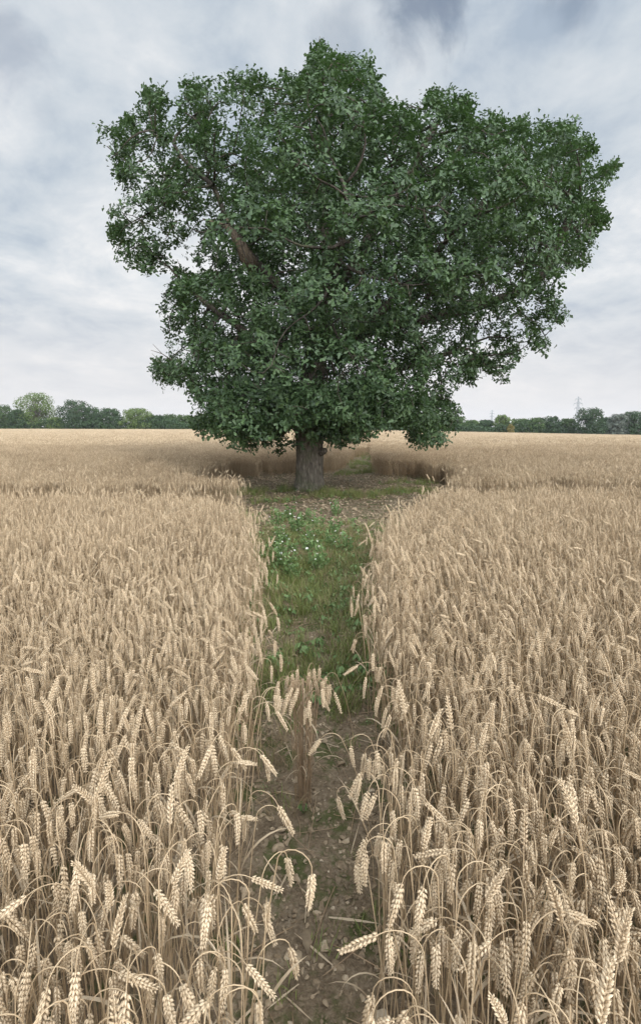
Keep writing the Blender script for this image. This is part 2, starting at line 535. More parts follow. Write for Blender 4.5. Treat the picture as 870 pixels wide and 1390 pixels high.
# single stalks close by
x, y = scatter(-0.6, Y_NEAR, 580, 3.2)
k = ~bare(x, y) & (np.hypot(x, y) > 0.55) & ((y > .2) | (np.abs(x) > .75)) & (rng.random(len(x)) < np.interp(y, [2, 4], [1, .76]))
x, y = x[k], y[k]
n = len(x)
az = rng.uniform(0, 2 * PI, n)
edge = np.exp(-np.maximum(0, x - path_r(y)) / 0.10) * (x > 0) * (y < 7)
edgel = np.exp(-np.maximum(0, path_l(y) - x) / 0.10) * (x <= 0) * (y < 7)
leanx = rng.normal(0, 0.075, n) - 0.20 * (x > 0.6) * wave(x, y) + 0.02 * edge - 0.02 * edgel
leany = rng.normal(0, 0.075, n)
sc = (0.90 + 0.16 * wave(x * 0.8, y * 0.8) + rng.normal(0, 0.05, n)).clip(0.7, 1.2)
iid = rng.integers(0, 25, n)
br = rng.random(n) < 0.19
br &= (x > path_r(y) + .85) | (x < path_l(y) - .85)
iid[br] = rng.integers(22, 30, br.sum())
k = (iid >= 22) & (x < path_r(y) + .85) & (x > path_l(y) - .85); iid[k] = rng.integers(0, 22, k.sum())
z = ground_z(x, y)
near_pos = np.stack([x, y, z], 1); near_rot = eulers(az, leanx, leany)

# which of them show largest: nearest ones whose ear is inside the frame
px, py, dist = project(near_pos + np.array([0, 0, 0.62]))
infr = (px > 5) & (px < 865) & (py < 1385) & (iid < 25)
order = np.argsort(np.where(infr, np.hypot(np.hypot(x, y), 1.0), 1e9))[:282]
single = np.zeros(n, bool); single[order] = True

lods = [([merged(p) for p in NEAR], near_pos[~single], near_rot[~single], sc[~single], iid[~single])]

# little clumps further off
x2, y2 = scatter(Y_NEAR, Y_MID, 17.5, 4.5)
k = ~bare(x2, y2); x2, y2 = x2[k], y2[k]; n2 = len(x2)
lods.append((MID, np.stack([x2, y2, ground_z(x2, y2)], 1), eulers(rng.uniform(0, 6.28, n2), rng.normal(0, .05, n2) - 0.05 * (x2 > 0), rng.normal(0, .05, n2)),
             (0.92 + 0.14 * wave(x2 * .5, y2 * .5) + rng.normal(0, .03, n2)), rng.integers(0, len(MID), n2)))
# and the far field
gy = np.arange(Y_MID, Y_FAR, 1.02)
X3, Y3 = [], []
for yy in gy:
    xm = 0.72 * yy + 8
    xs = np.arange(-xm, xm, 1.05)
    X3.append(xs + rng.uniform(-.3, .3, len(xs))); Y3.append(np.full(len(xs), yy) + rng.uniform(-.3, .3, len(xs)))
x3, y3 = np.concatenate(X3), np.concatenate(Y3)
k = ~bare(x3, y3); x3, y3 = x3[k], y3[k]; n3 = len(x3)
lods.append((FAR, np.stack([x3, y3, ground_z(x3, y3)], 1), eulers(rng.uniform(0, 6.28, n3), rng.normal(0, .02, n3), rng.normal(0, .02, n3)),
             (0.95 + 0.09 * wave(x3 * .23, y3 * .23) + rng.normal(0, .02, n3)), rng.integers(0, len(FAR), n3)))
stuff_object('wheat_crop', 'ripe pale golden wheat crop filling the field around the path and the oak clearing', 'wheat crop', WHEAT_MATS, lods)
print('wheat instances', len(near_pos), n2, n3)

# the nearest stalks, each a thing of its own
STALK_MESH = {}
def stalk_meshes(i):
    if i not in STALK_MESH:
        st, ear, lv = NEAR[i]
        STALK_MESH[i] = (mesh_of('wheat_stem', st, WHEAT_MATS), mesh_of('wheat_ear', ear, WHEAT_MATS), [mesh_of('wheat_leaf', l, WHEAT_MATS) for l in lv])
    return STALK_MESH[i]
for j in order:
    i = int(iid[j])
    st, ear, lv = stalk_meshes(i)
    side = 'left' if x[j] < 0 else 'right'
    look = 'leaning ripe wheat stalk' if i >= 22 else 'upright ripe wheat stalk'
    root = empty('wheat_stalk', near_pos[j], f'{look} in the nearest rows {side} of the soil path', 'wheat stalk', f'{look}s nearest on the {side} of the path', near_rot[j])
    root.scale = (sc[j],) * 3
    link('stem', st, root); link('ear', ear, root)
    for l in lv: link('leaf', l, root)

def own_stalk(base, label, parts, rz):
    st, ear, lv = parts
    root = empty('wheat_stalk', base, label, 'wheat stalk', None, (0, 0, rz))
    link('stem', mesh_of('wheat_stem', st, WHEAT_MATS), root)
    link('ear', mesh_of('wheat_ear', ear, WHEAT_MATS), root)
    for l in lv: link('leaf', mesh_of('wheat_leaf', l, WHEAT_MATS), root)
sr = np.random.default_rng(5)
own_stalk((0.20, 1.62, 0), 'lone wheat stalk arching out over the bare soil with its ear hanging down', make_stalk(sr, 3, 0.70, 0.42, 2.55, 1), PI * 0.98)
own_stalk((0.17, 2.20, 0), 'thin wheat stalk leaning over the path just beyond the wheat tuft', make_stalk(sr, 3, 0.62, 0.40, 2.7, 1), PI * 1.04)
own_stalk((0.22, 1.02, 0), 'wheat stalk with a stiff upright ear close to the camera beside the path', make_stalk(sr, 3, 0.70, 0.05, 0.15, 1), 0.4)
own_stalk((-0.23, 1.25, 0), 'wheat stalk whose fat ear hangs inward over the soil from the rows left of it', make_stalk(sr, 3, 0.70, 0.10, 2.6, 1), 0.2)

# the tuft of wheat that stands by itself in the path
tuft = empty('wheat_tuft', (*P(412, 1085, 2.02)[:2], 0), 'lone tuft of wheat with brown stems standing in the middle of the path', 'wheat tuft')
tm = [M_STEM_OLD, M_EAR, M_LEAF]
for i in range(34):
    st, ear, lv = make_stalk(sr, 3, sr.uniform(0.60, 0.70), sr.uniform(0.0, 0.06), sr.uniform(2.6, 3.15), sr.integers(0, 2))
    a = sr.uniform(0, 2 * PI); q = math.sqrt(sr.random()) * 0.038
    s = link('stem', mesh_of('tuft_stem', st, tm), tuft)
    s.location = (math.cos(a) * q, math.sin(a) * q * 0.8, -0.005); s.rotation_euler = (sr.normal(0, .03), sr.normal(0.0, .03), a + sr.normal(0, 1.2))
    link('ear', mesh_of('tuft_ear', ear, tm), s)
    for l in lv: link('leaf', mesh_of('tuft_leaf', l, tm), s)

# ------------------------------------------------------------------ ground
def ground():
    gx = np.unique(np.concatenate([np.linspace(-1500, -200, 14), np.linspace(-200, -30, 24), np.linspace(-30, -5, 30), np.linspace(-5, 5, 101), np.linspace(5, 30, 30), np.linspace(30, 200, 24), np.linspace(200, 1500, 14)]))
    gy = np.unique(np.concatenate([np.linspace(-60, -1, 8), np.linspace(-1, 12, 131), np.linspace(12, 40, 80), np.linspace(40, 200, 60), np.linspace(200, 1500, 14)]))
    X, Y = np.meshgrid(gx, gy)
    fine = 0.006 * np.sin(X * 23 + Y * 11) * np.sin(Y * 19 - X * 7) * (np.abs(X) < 6) * (Y < 30)
    V = np.stack([X, Y, ground_z(X, Y) + fine], -1).reshape(-1, 3)
    w = len(gx)
    i = (np.arange(len(gy) - 1)[:, None] * w + np.arange(w - 1)[None, :]).ravel()
    g = Geo().add(V, np.stack([i, i + 1, i + w + 1, i + w], -1), 0)
    m, nt, b = new_mat('soil')
    geo = N(nt, 'ShaderNodeNewGeometry')
    def noise(s, d=6.0, rough=0.6):
        n = N(nt, 'ShaderNodeTexNoise', i_Scale=s, i_Detail=d, i_Roughness=rough)
        L(nt, geo.outputs['Position'], n.inputs['Vector']); return n.outputs['Fac']
    big, mid, fin = noise(1.3), noise(9.0), noise(70.0)
    s = math_n(nt, 'MULTIPLY_ADD', mid, 0.5, math_n(nt, 'MULTIPLY', fin, 0.5))
    soil = ramp(nt, [(0.3, (0.085, 0.060, 0.037)), (0.5, (0.185, 0.137, 0.088)), (0.7, (0.33, 0.26, 0.18))])
    L(nt, s, soil.inputs['Fac'])
    moss = ramp(nt, [(0.52, (0, 0, 0)), (0.60, (1, 1, 1))])
    L(nt, math_n(nt, 'MULTIPLY_ADD', noise(4.0, 5), 0.7, math_n(nt, 'MULTIPLY', noise(22.0, 4), 0.34)), moss.inputs['Fac'])
    mx = N(nt, 'ShaderNodeMix', data_type='RGBA')
    L(nt, math_n(nt, 'MULTIPLY', moss.outputs['Color'], 0.75), mx.inputs[0]); L(nt, soil.outputs['Color'], mx.inputs[6]); mx.inputs[7].default_value = (0.055, 0.075, 0.018, 1)
    # beyond the field the land is rough pasture
    sx = N(nt, 'ShaderNodeSeparateXYZ'); L(nt, geo.outputs['Position'], sx.inputs[0])
    far = N(nt, 'ShaderNodeMapRange', i_1=150.0, i_2=156.0); L(nt, sx.outputs['Y'], far.inputs['Value'])
    mx2 = N(nt, 'ShaderNodeMix', data_type='RGBA')
    L(nt, far.outputs[0], mx2.inputs[0]); L(nt, mx.outputs[2], mx2.inputs[6]); mx2.inputs[7].default_value = (0.07, 0.085, 0.03, 1)
    L(nt, mx2.outputs[2], b.inputs['Base Color'])
    b.inputs['Roughness'].default_value = 0.95; b.inputs['Specular IOR Level'].default_value = 0.15
    bm = N(nt, 'ShaderNodeBump', i_Strength=0.9, i_Distance=0.03)
    L(nt, s, bm.inputs['Height']); L(nt, bm.outputs[0], b.inputs['Normal'])
    o = link('ground', mesh_of('ground', g, [m]))
    tag(o, 'brown field soil with moss between flints', 'ground', None, 'structure')
ground()

# ------------------------------------------------------------------ stones
def stone_geo(r, size, elong=1.5, rnd=0.22):
    nu, nv = 9, 6
    V = [[0, 0, 1.0]]
    for i in range(1, nv):
        t = PI * i / nv
        for j in range(nu):
            V.append([math.sin(t) * math.cos(2 * PI * j / nu), math.sin(t) * math.sin(2 * PI * j / nu), math.cos(t)])
    V.append([0, 0, -1.0]); V = np.array(V)
    for _ in range(11):                                   # flint breaks along flat faces
        d = r.normal(size=3); d /= np.linalg.norm(d); c = r.uniform(0.25, 0.62)
        s = V @ d
        V = V - np.outer(np.maximum(0, s - c), d)
    V += r.normal(0, rnd * 0.12, V.shape)
    V *= np.array([elong, 1.0, r.uniform(0.5, 0.85)]) * size * 1.35 / (0.5 * (1 + elong))
    F3, F4 = [], []
    for j in range(nu):
        j2 = (j + 1) % nu
        F3.append([0, 1 + j, 1 + j2])
        for i in range(nv - 2):
            a = 1 + i * nu
            F4.append([a + j, a + nu + j, a + nu + j2, a + j2])
        a = 1 + (nv - 2) * nu
        F3.append([a + j, len(V) - 1, a + j2])
    return Geo().add(V, [np.array(F3), np.array(F4)], 0)
str_ = np.random.default_rng(21)
STONES = [stone_geo(str_, 1.0, str_.uniform(1.0, 1.7)) for _ in range(14)]
STONE_ME = [mesh_of('flint', g, [M_STONE], smooth=False) for g in STONES]
cnt = 0; spots = []
while cnt < 290:
    yy = 1.25 + 2.6 * str_.random() ** 1.3
    xx = str_.uniform(path_l(yy) - 0.05, path_r(yy) + 0.05)
    size = float(np.clip(str_.lognormal(math.log(0.0098), 0.42), 0.006, 0.021))
    if any((xx - a) ** 2 + (yy - b) ** 2 < (0.85 * (size + c)) ** 2 for a, b, c in spots): continue
    if math.hypot(xx + 0.08, yy - 2.02) < 0.06: continue
    spots.append((xx, yy, size)); cnt += 1
    o = link('flint_stone', STONE_ME[int(str_.integers(14))])
    o.location = (xx, yy, float(ground_z(xx, yy)) + size * 0.12)
    o.rotation_euler = (str_.normal(0, .25), str_.normal(0, .25), str_.uniform(0, 6.28)); o.scale = (size,) * 3
    tag(o, 'small pale flint stone lying on the bare soil of the path', 'stone', 'flint stones on the path')
def curved_flint():
    t = np.linspace(-1.1, 1.1, 9)
    pts = np.stack([np.sin(t) * 0.028, np.cos(t) * 0.022, 0.012 + 0 * t], 1)
    return tube(pts, np.array([.004, .010, .0125, .0135, .013, .0135, .012, .009, .003]), 7, 0)
o = link('flint_stone', mesh_of('curved_flint', curved_flint(), [M_STONE], True))
o.location = (*P(380, 1160, 1.74)[:2], 0); o.rotation_euler = (0, 0, 0.5)
tag(o, 'largest flint on the path, pale brown and bent like a claw', 'stone')
o = link('flint_stone', STONE_ME[3]); o.location = (*P(442, 1006, 2.43)[:2], 0.006); o.scale = (0.021,) * 3; o.rotation_euler = (0.1, 0, 1)
tag(o, 'whitish angular flint on the path behind the wheat tuft', 'stone')

def uniform_bare(n, y0, y1, fn):
    out = []
    while len(out) < n:
        yy = rng.uniform(y0, y1); xx = rng.uniform(-4, 4)
        if fn(xx, yy): out.append((xx, yy))
    return np.array(out)
def in_path(xx, yy):
    return yy < 8.2 and path_l(yy) - 0.12 < xx < path_r(yy) + 0.12
def in_clear(xx, yy):
    return ((xx - 0.2) / 3.5) ** 2 + ((yy - 13.0) / 4.2) ** 2 < 1 or (7.4 < yy < 10 and -1.5 < xx < 1.8)
a = uniform_bare(3600, 0.9, 5.5, in_path); b_ = uniform_bare(3800, 7.4, 17.2, in_clear)
gp = np.concatenate([a, b_]); ng = len(gp)
gs = np.concatenate([rng.lognormal(math.log(0.0068), 0.5, len(a)), rng.lognormal(math.log(0.015), 0.5, len(b_))]).clip(0.002, 0.055)
gpos = np.stack([gp[:, 0], gp[:, 1], ground_z(gp[:, 0], gp[:, 1]) + gs * 0.2], 1)
M_CLOD = flat_mat('soil_clod', (0.21, 0.158, 0.104), 0.95, 0.1)
CLODS = []
for g in STONES[8:14]:
    c = Geo()
    for v in g.v: c.add(v * [1, 1, .8], [])
    c.f = [(f, 1) for f, m_ in g.f]
    CLODS.append(c)
cp = uniform_bare(6500, 0.9, 5.0, in_path); cs_ = rng.lognormal(math.log(0.0055), 0.5, len(cp)).clip(.002, .018)
cpos = np.stack([cp[:, 0], cp[:, 1], ground_z(cp[:, 0], cp[:, 1]) + cs_ * .1], 1)
stuff_object('gravel', 'small flints and crumbs of earth strewn over the bare soil of path and clearing', 'gravel', [M_STONE, M_CLOD],
             [(CLODS, cpos, rng.uniform(-.6, .6, (len(cpos), 3)) + np.array([0, 0, 1]) * rng.uniform(0, 6, (len(cpos), 1)), cs_, rng.integers(0, 6, len(cpos))), (STONES[:8], gpos, rng.uniform(-.4, .4, (ng, 3)) + np.array([0, 0, 1]) * rng.uniform(0, 6, (ng, 1)), gs, rng.integers(0, 8, ng))], smooth=False)

# ------------------------------------------------------------------ straw and leaf litter
lr = np.random.default_rng(31)
STRAW = []
for _ in range(5):
    t = np.linspace(-.5, .5, 5)
    pts = np.stack([t * lr.uniform(.12, .3), 0.03 * t * t * lr.uniform(-2, 2), 0.004 + 0.012 * lr.random() * (1 - 4 * t * t)], 1)
    STRAW.append(tube(pts, 0.0016, 4, 0))
for _ in range(3):
    STRAW.append(blade(lr, (0, 0, 0.006), 0, 0.16, 0.007, 1.5, 0.1, 5, 1, 0.8))
n_ = 210
sp = uniform_bare(n_, 0.9, 4.2, in_path)
stuff_object('straw_litter', 'loose broken straws lying across the soil path', 'straw', [M_STEM_OLD, M_LEAF],
             [(STRAW, np.stack([sp[:, 0], sp[:, 1], ground_z(sp[:, 0], sp[:, 1]) + 0.004], 1), np.stack([lr.normal(0, .06, n_), lr.normal(0, .14, n_), lr.uniform(0, 6.28, n_)], 1), lr.uniform(.6, 1.2, n_), lr.integers(0, 8, n_))])
def flat_leaf(r, w=0.5):
    V = np.array([[0, 0, 0], [w * .6, .35, .08], [w, .7, .05], [0, 1, .12], [-w, .7, .09], [-w * .6, .35, .05], [0, .55, -.02]])
    V[:, 2] += r.normal(0, .07, 7)
    return Geo().add(V, [np.array([[0, 1, 6], [1, 2, 6], [2, 3, 6], [3, 4, 6], [4, 5, 6], [5, 0, 6]])], 0)
LIT = [flat_leaf(lr, lr.uniform(.25, .42)) for _ in range(6)]
n_ = 5200
sp = uniform_bare(n_, 7.4, 17.2, in_clear)
stuff_object('leaf_litter', 'dry fallen oak leaves scattered over the bare earth under the oak', 'leaf litter', [M_LITTER],
             [(LIT, np.stack([sp[:, 0], sp[:, 1], ground_z(sp[:, 0], sp[:, 1]) + 0.012], 1), np.stack([lr.normal(0, .3, n_), lr.normal(0, .3, n_), lr.uniform(0, 6.28, n_)], 1), lr.uniform(.04, .085, n_), lr.integers(0, 6, n_))])

# ------------------------------------------------------------------ grass
def grass_tuft(r, n, h, spread, w, mat=0, droop=(0.3, 1.6)):
    g = Geo()
    for _ in range(n):
        a = r.uniform(0, 2 * PI); q = spread * math.sqrt(r.random())
        g.join(blade(r, (math.cos(a) * q, math.sin(a) * q, -0.004), r.uniform(0, 2 * PI), h * r.uniform(.5, 1.2), w * r.uniform(.6, 1.2), r.uniform(.05, .6), r.uniform(*droop), 4, mat, 0.6))
    return g
gr = np.random.default_rng(41)
G_SHORT = [grass_tuft(gr, 26, 0.055, 0.05, 0.0035) for _ in range(5)]
G_LONG = [grass_tuft(gr, 22, 0.15, 0.05, 0.0045) for _ in range(4)]
G_DRY = [grass_tuft(gr, 20, 0.17, 0.06, 0.003, 1) for _ in range(4)]
def leafy(r, n, size):
    g = Geo()
    for _ in range(n):
        a = r.uniform(0, 2 * PI); q = 0.06 * math.sqrt(r.random())
        lf = flat_leaf(r, r.uniform(.22, .4))
        R = rot_to((math.cos(a) * .8, math.sin(a) * .8, r.uniform(.5, 1.6)), r.uniform(-.5, .5))
        S = size * r.uniform(.5, 1.2)
        for f, m_ in lf.f: pass
        v = lf.verts() @ R.T * S + np.array([math.cos(a) * q, math.sin(a) * q, r.uniform(0.0, 0.05)])
        g.add(v, [f for f, m_ in lf.f], 2)
    return g
G_LEAF = [leafy(gr, 16, 0.035) for _ in range(5)]
ALLG = G_SHORT + G_LONG + G_DRY + G_LEAF           # 0-4 short, 5-8 long, 9-12 dry, 13-17 leafy
pos, idx, scl = [], [], []
def nz(x, y, s, o=0): return 0.5 + 0.25 * (math.sin(x * s + o + 1.7 * math.sin(y * s * .8 + o)) + math.sin(y * s * 1.3 - x * s * .6 + o * 2))
tries = 0
while len(pos) < 4600 and tries < 200000:
    tries += 1
    yy = gr.uniform(1.2, 8.6); xl, xr = path_l(min(yy, 7.3)) - .15, path_r(min(yy, 7.8)) + .15
    xx = gr.uniform(xl, xr)
    if gr.random() > (xr - xl) / 3.6: continue
    dens = float(np.interp(yy, [1.2, 2.3, 2.9, 3.6, 5.5, 7.0, 7.9, 8.6], [.03, .07, .45, .85, 1.0, .8, .25, .04]))
    nn = nz(xx, yy, 3.2, 1.0)
    if gr.random() > dens * (0.1 + 1.1 * nn): continue
    u = (xx - xl) / (xr - xl)
    pos.append((xx, yy, float(ground_z(xx, yy))))
    dry = 0.16 + 0.5 * max(0, u - .45) * (yy > 4.0) + 0.12 * (yy > 6.2)
    r_ = gr.random()
    if r_ < dry: idx.append(gr.integers(9, 13)); scl.append(gr.uniform(.5, 1.15))
    elif r_ < dry + .30 and yy > 2.6: idx.append(gr.integers(5, 9)); scl.append(gr.uniform(.5, 1.1))
    elif r_ < dry + .40 and yy > 2.0: idx.append(gr.integers(13, 18)); scl.append(gr.uniform(.6, 1.6) if yy > 2.6 else gr.uniform(.3, .6))
    else: idx.append(gr.integers(0, 5)); scl.append(gr.uniform(.6, 1.4))
# green patches under the tree and along the strip behind it
for (cx, cy, rx, ry, k_) in [(-1.9, 12.2, 1.1, .8, 330), (0.6, 11.6, 1.5, .55, 420), (2.3, 12.3, .9, .5, 150), (-.7, 10.5, .8, .4, 120), (1.75, 20.5, .6, 3.2, 520), (2.6, 28, .6, 4, 300), (1.2, 17, .8, 1.0, 160), (-.35, 12.6, .8, .5, 140), (2.6, 14.2, .9, .5, 120), (-1.2, 9.0, .5, .5, 60)]:
    for _ in range(k_):
        a = gr.uniform(0, 2 * PI); q = math.sqrt(gr.random())
        xx, yy = cx + rx * q * math.cos(a), cy + ry * q * math.sin(a)
        if nz(xx, yy, 2.6, .5) < gr.uniform(.3, .7): continue
        pos.append((xx, yy, float(ground_z(xx, yy))))
        idx.append(gr.integers(0, 9) if gr.random() < .8 else gr.integers(9, 18)); scl.append(gr.uniform(.7, 1.6))
pos = np.array(pos); ng = len(pos)
stuff_object('grass', 'green and drying grass with small weeds growing along the path and under the oak', 'grass', [M_GRASS, M_GRASS_DRY, M_WEED],
             [(ALLG, pos, np.stack([gr.normal(0, .1, ng), gr.normal(0, .1, ng), gr.uniform(0, 6.28, ng)], 1), np.array(scl), np.array(idx))])

# flowering weeds
def weed_meshes(r):
    st, lf, fl = Geo(), Geo(), Geo()
    for _ in range(14):
        a = r.uniform(0, 2 * PI); ln = r.uniform(0.10, 0.24); th = r.uniform(.1, .9)
        pts = []; p = np.array([r.normal(0, .03), r.normal(0, .03), 0.0])
        for i in range(5):
            pts.append(p.copy()); p = p + np.array([math.sin(th) * math.cos(a), math.sin(th) * math.sin(a), math.cos(th)]) * ln / 4
            th *= .8
        tube(np.array(pts), np.linspace(.0022, .0012, 5), 4, 0, True, st)
        for i in range(1, 5):
            for _k in range(4):
                b2 = r.uniform(0, 2 * PI); g0 = flat_leaf(r, r.uniform(.18, .32))
                R = rot_to((math.cos(b2), math.sin(b2), r.uniform(.2, 1.2)), r.uniform(-1, 1)); S = r.uniform(.02, .045)
                lf.add(g0.verts() @ R.T * S + pts[i], [f for f, _m in g0.f], 0)
        for _f in range(1 if r.random() < .42 else 0):
            c = pts[-1] + r.normal(0, .022, 3) * [1, 1, .5] + [0, 0, .012] + np.array([0, 0, .012]); nrm = rot_to((r.normal(0, .4), r.normal(0, .4), 1))
            k = 8; ang = np.arange(k) * 2 * PI / k; rr = r.uniform(.008, .013)
            for q in ang:
                V = np.array([[0, 0, 0], [math.cos(q - .3) * rr * .8, math.sin(q - .3) * rr * .8, .002], [math.cos(q) * rr, math.sin(q) * rr, .0], [math.cos(q + .3) * rr * .8, math.sin(q + .3) * rr * .8, .002]])
                fl.add(V @ nrm.T + c, np.array([[0, 1, 2, 3]]), 0)
            V = np.array([[.003 * math.cos(q), .003 * math.sin(q), .003] for q in ang] + [[0, 0, .006]])
            fl.add(V @ nrm.T + c, np.array([[i, (i + 1) % k, k] for i in range(k)]), 1)
    return mesh_of('weed_stem', st, [M_WEED]), mesh_of('weed_leaves', lf, [M_WEED]), mesh_of('weed_flowers', fl, [M_PETAL, M_PETAL_EYE])
WEEDS = [weed_meshes(gr) for _ in range(4)]
for i, (wx, wy) in enumerate([(382, 745), (402, 735), (425, 742), (395, 765), (420, 760), (377, 722), (445, 755), (412, 722), (372, 760), (455, 735), (400, 800), (432, 790), (380, 785), (468, 765), (430, 722), (455, 705), (392, 712)]):
    v = (CY - wy) / F_PX; D = CAM_H / (SP - v * CP) * (CP + v * SP)
    p = P(wx, wy, D + .35); xx, yy = float(p[0]), float(p[1])
    root = empty('flowering_weed', (xx, yy, float(ground_z(xx, yy))), 'bushy green weed dotted with small white flowers in the grass of the path', 'weed', 'white flowered weeds on the path', (0, 0, gr.uniform(0, 6)))
    root.scale = (gr.uniform(1.1, 1.6),) * 3
    for nm, me in zip(('stem', 'foliage', 'flower'), WEEDS[i % 4]): link(nm, me, root)
sd = empty('weed_seedling', (*P(411, 1105, 1.94)[:2], 0.0), 'tiny bright green seedling growing from the soil before the wheat tuft', 'weed')
s_, l_ = Geo(), Geo()
for _ in range(9):
    a = gr.uniform(0, 6.28); e = np.array([math.cos(a) * .02, math.sin(a) * .02, gr.uniform(.01, .035)])
    tube(np.array([[0, 0, 0], e * .6 + [0, 0, .006], e]), .0009, 4, 0, True, s_)
    f0 = flat_leaf(gr, .4); l_.add(f0.verts() @ rot_to((math.cos(a), math.sin(a), .5)).T * .02 + e, [f for f, _m in f0.f], 0)
link('stem', mesh_of('seedling_stem', s_, [M_WEED]), sd); link('foliage', mesh_of('seedling_leaves', l_, [M_WEED]), sd)

# ------------------------------------------------------------------ the oak
TREE_Y = 12.83
OUT = np.array([(133, 168), (160, 170), (188, 152), (195, 126), (225, 126), (243, 102), (268, 120), (300, 101), (330, 93), (355, 108), (390, 98), (402, 112), (420, 100), (425, 76), (435, 60), (450, 76), (480, 80), (495, 77),
                (510, 110), (525, 146), (548, 145), (562, 165), (590, 120), (615, 124), (640, 132), (636, 160), (650, 176), (662, 152), (690, 166), (720, 160), (740, 172), (780, 170), (800, 190), (806, 214), (832, 212), (834, 236), (812, 256),
                (820, 300), (798, 322), (804, 350), (768, 362), (756, 385), (750, 410), (768, 430), (740, 446), (742, 475), (722, 470), (700, 482), (686, 500), (688, 530), (666, 506), (652, 482), (640, 512), (618, 540), (616, 580), (600, 608),
                (578, 606), (560, 596), (545, 572), (520, 590), (505, 585), (480, 604), (440, 597), (400, 602), (365, 610), (330, 606), (300, 590), (270, 585), (263, 570), (280, 552), (250, 530), (212, 524), (212, 496), (238, 490),
                (235, 470), (222, 432), (226, 405), (246, 378), (234, 360), (215, 366), (190, 360), (157, 350), (160, 330), (150, 290), (175, 268), (165, 240), (142, 200)], float)
HOLES = [(240, 346, 22), (262, 330, 15), (240, 300, 9), (312, 219, 9), (275, 285, 7), (228, 318, 9), (560, 365, 6), (622, 455, 9), (600, 505, 8), (655, 455, 10), (560, 505, 7), (700, 440, 9), (575, 150, 8), (432, 160, 7), (640, 395, 7), (695, 380, 6)]
def inside(px, py):
    px = np.atleast_1d(px); py = np.atleast_1d(py)
    c = np.zeros(len(px), bool); x0, y0 = OUT[-1]
    for x1, y1 in OUT:
        cond = ((y1 > py) != (y0 > py)) & (px < (x0 - x1) * (py - y1) / (y0 - y1 + 1e-9) + x1)
        c ^= cond; x0, y0 = x1, y1
    return c
def edge_d(px, py):
    px = np.atleast_1d(px); py = np.atleast_1d(py); d = np.full(len(px), 1e9)
    a = np.roll(OUT, 1, 0)
    for (x0, y0), (x1, y1) in zip(a, OUT):
        dx, dy = x1 - x0, y1 - y0; L2 = dx * dx + dy * dy + 1e-9
        t = np.clip(((px - x0) * dx + (py - y0) * dy) / L2, 0, 1)
        d = np.minimum(d, np.hypot(px - x0 - t * dx, py - y0 - t * dy))
    return d
def thick(px, py):
    e = edge_d(px, py); h = 4.6 * np.sqrt(np.clip(1 - (1 - np.clip(e / 200, 0, 1)) ** 2, 0, 1)) + 0.25
    m = np.where((px < 340) & (py < 375), 0.55, 1.0)
    m = np.where((px > 600) & (py > 390), 0.5, m)
    return h * m
orng = np.random.default_rng(77)
# boughs: rounded masses of foliage, packed through the crown
lobes = []
NC = 16000
ca, cb_ = orng.uniform(130, 836, NC), orng.uniform(58, 610, NC)
ok = inside(ca, cb_); ca, cb_ = ca[ok], cb_[ok]
ce, ch_ = edge_d(ca, cb_), thick(ca, cb_)
LP, LR = np.zeros((0, 3)), np.zeros(0)
for a, b_, e, h in zip(ca, cb_, ce, ch_):
    if e < 9: continue
    d = orng.uniform(-1, 1); d = math.copysign(abs(d) ** 0.7, d) * h * 0.92
    Y = TREE_Y + d
    r = min(orng.uniform(0.5, 1.2), (e + 6) / F_PX * Y)
    p = P(a, b_, Y)
    if len(LR) and (np.linalg.norm((LP - p) * [1, 1, 1.15], axis=1) < 0.80 * (r + LR)).any(): continue
    LP = np.vstack([LP, p]); LR = np.append(LR, r)
lobes = list(zip(LP, LR))
print('lobes', len(lobes))
for a in range(290, 575, 24):                      # low sprays that hang in front of the trunk
    for k_ in range(4):
        d = orng.uniform(-3.2, -0.8); lobes.append((P(a + orng.uniform(-8, 8), orng.uniform(535, 592), TREE_Y + d), orng.uniform(.4, .65)))
# finger-like sprays that break the outline
seg = np.linalg.norm(np.roll(OUT, -1, 0) - OUT, axis=1)
for i in range(len(OUT)):
    for _ in range(int(seg[i] / 9) + 1):
        t = orng.random(); q = OUT[i] * (1 - t) + OUT[(i + 1) % len(OUT)] * t + orng.normal(0, 8, 2)
        if not inside(q[0], q[1])[0] and orng.random() < .6: continue
        if math.sin(i * 2.4 + t * 2) + .5 * math.sin(i * 5.1) < -.25: continue
        lobes.append((P(q[0], q[1], TREE_Y + orng.normal(0, .7)), orng.uniform(.12, .30)))
CL, CLN = [], []
for p, r in lobes:
    n = int(5 + 11 * min(r, .6) / .6 + 92 * r * r)
    d = orng.normal(size=(n * 2, 3)); d /= np.linalg.norm(d, axis=1, keepdims=True)
    keep = orng.random(n * 2) < np.where(d[:, 2] > -0.15, 0.9, 0.30)
    d = d[keep][:n]
    q = p + d * r * np.array([1.06, 1.06, 0.86]) * orng.uniform(0.76, 1.05, (len(d), 1))
    CL.append(q); CLN.append(d)
CL = np.concatenate(CL); CLN = np.concatenate(CLN)
qx, qy, _d = project(CL)
ok = inside(qx, qy) | (edge_d(qx, qy) < 5)
for hx, hy, hr in HOLES:
    ok &= np.hypot(qx - hx, (qy - hy)) > hr * orng.uniform(.6, 1.1, len(qx))
ok &= CL[:, 2] > 0.9
def gapnoise(p):
    a, b, c = p[:, 0], p[:, 1], p[:, 2]
    return (np.sin(a * 2.9 + 1.3 * np.sin(c * 2.3) + .7) * np.sin(c * 3.3 + 1.1 * np.sin(a * 1.9 + b)) + .6 * np.sin(a * 5.7 + b * 2.1 + 2 * np.sin(c * 4.1)) * np.sin(c * 6.3 - b * 1.7))
ed_ = edge_d(qx, qy)
ok &= (ed_ > 26) | (gapnoise(CL) < orng.uniform(-.1, .45, len(CL)))
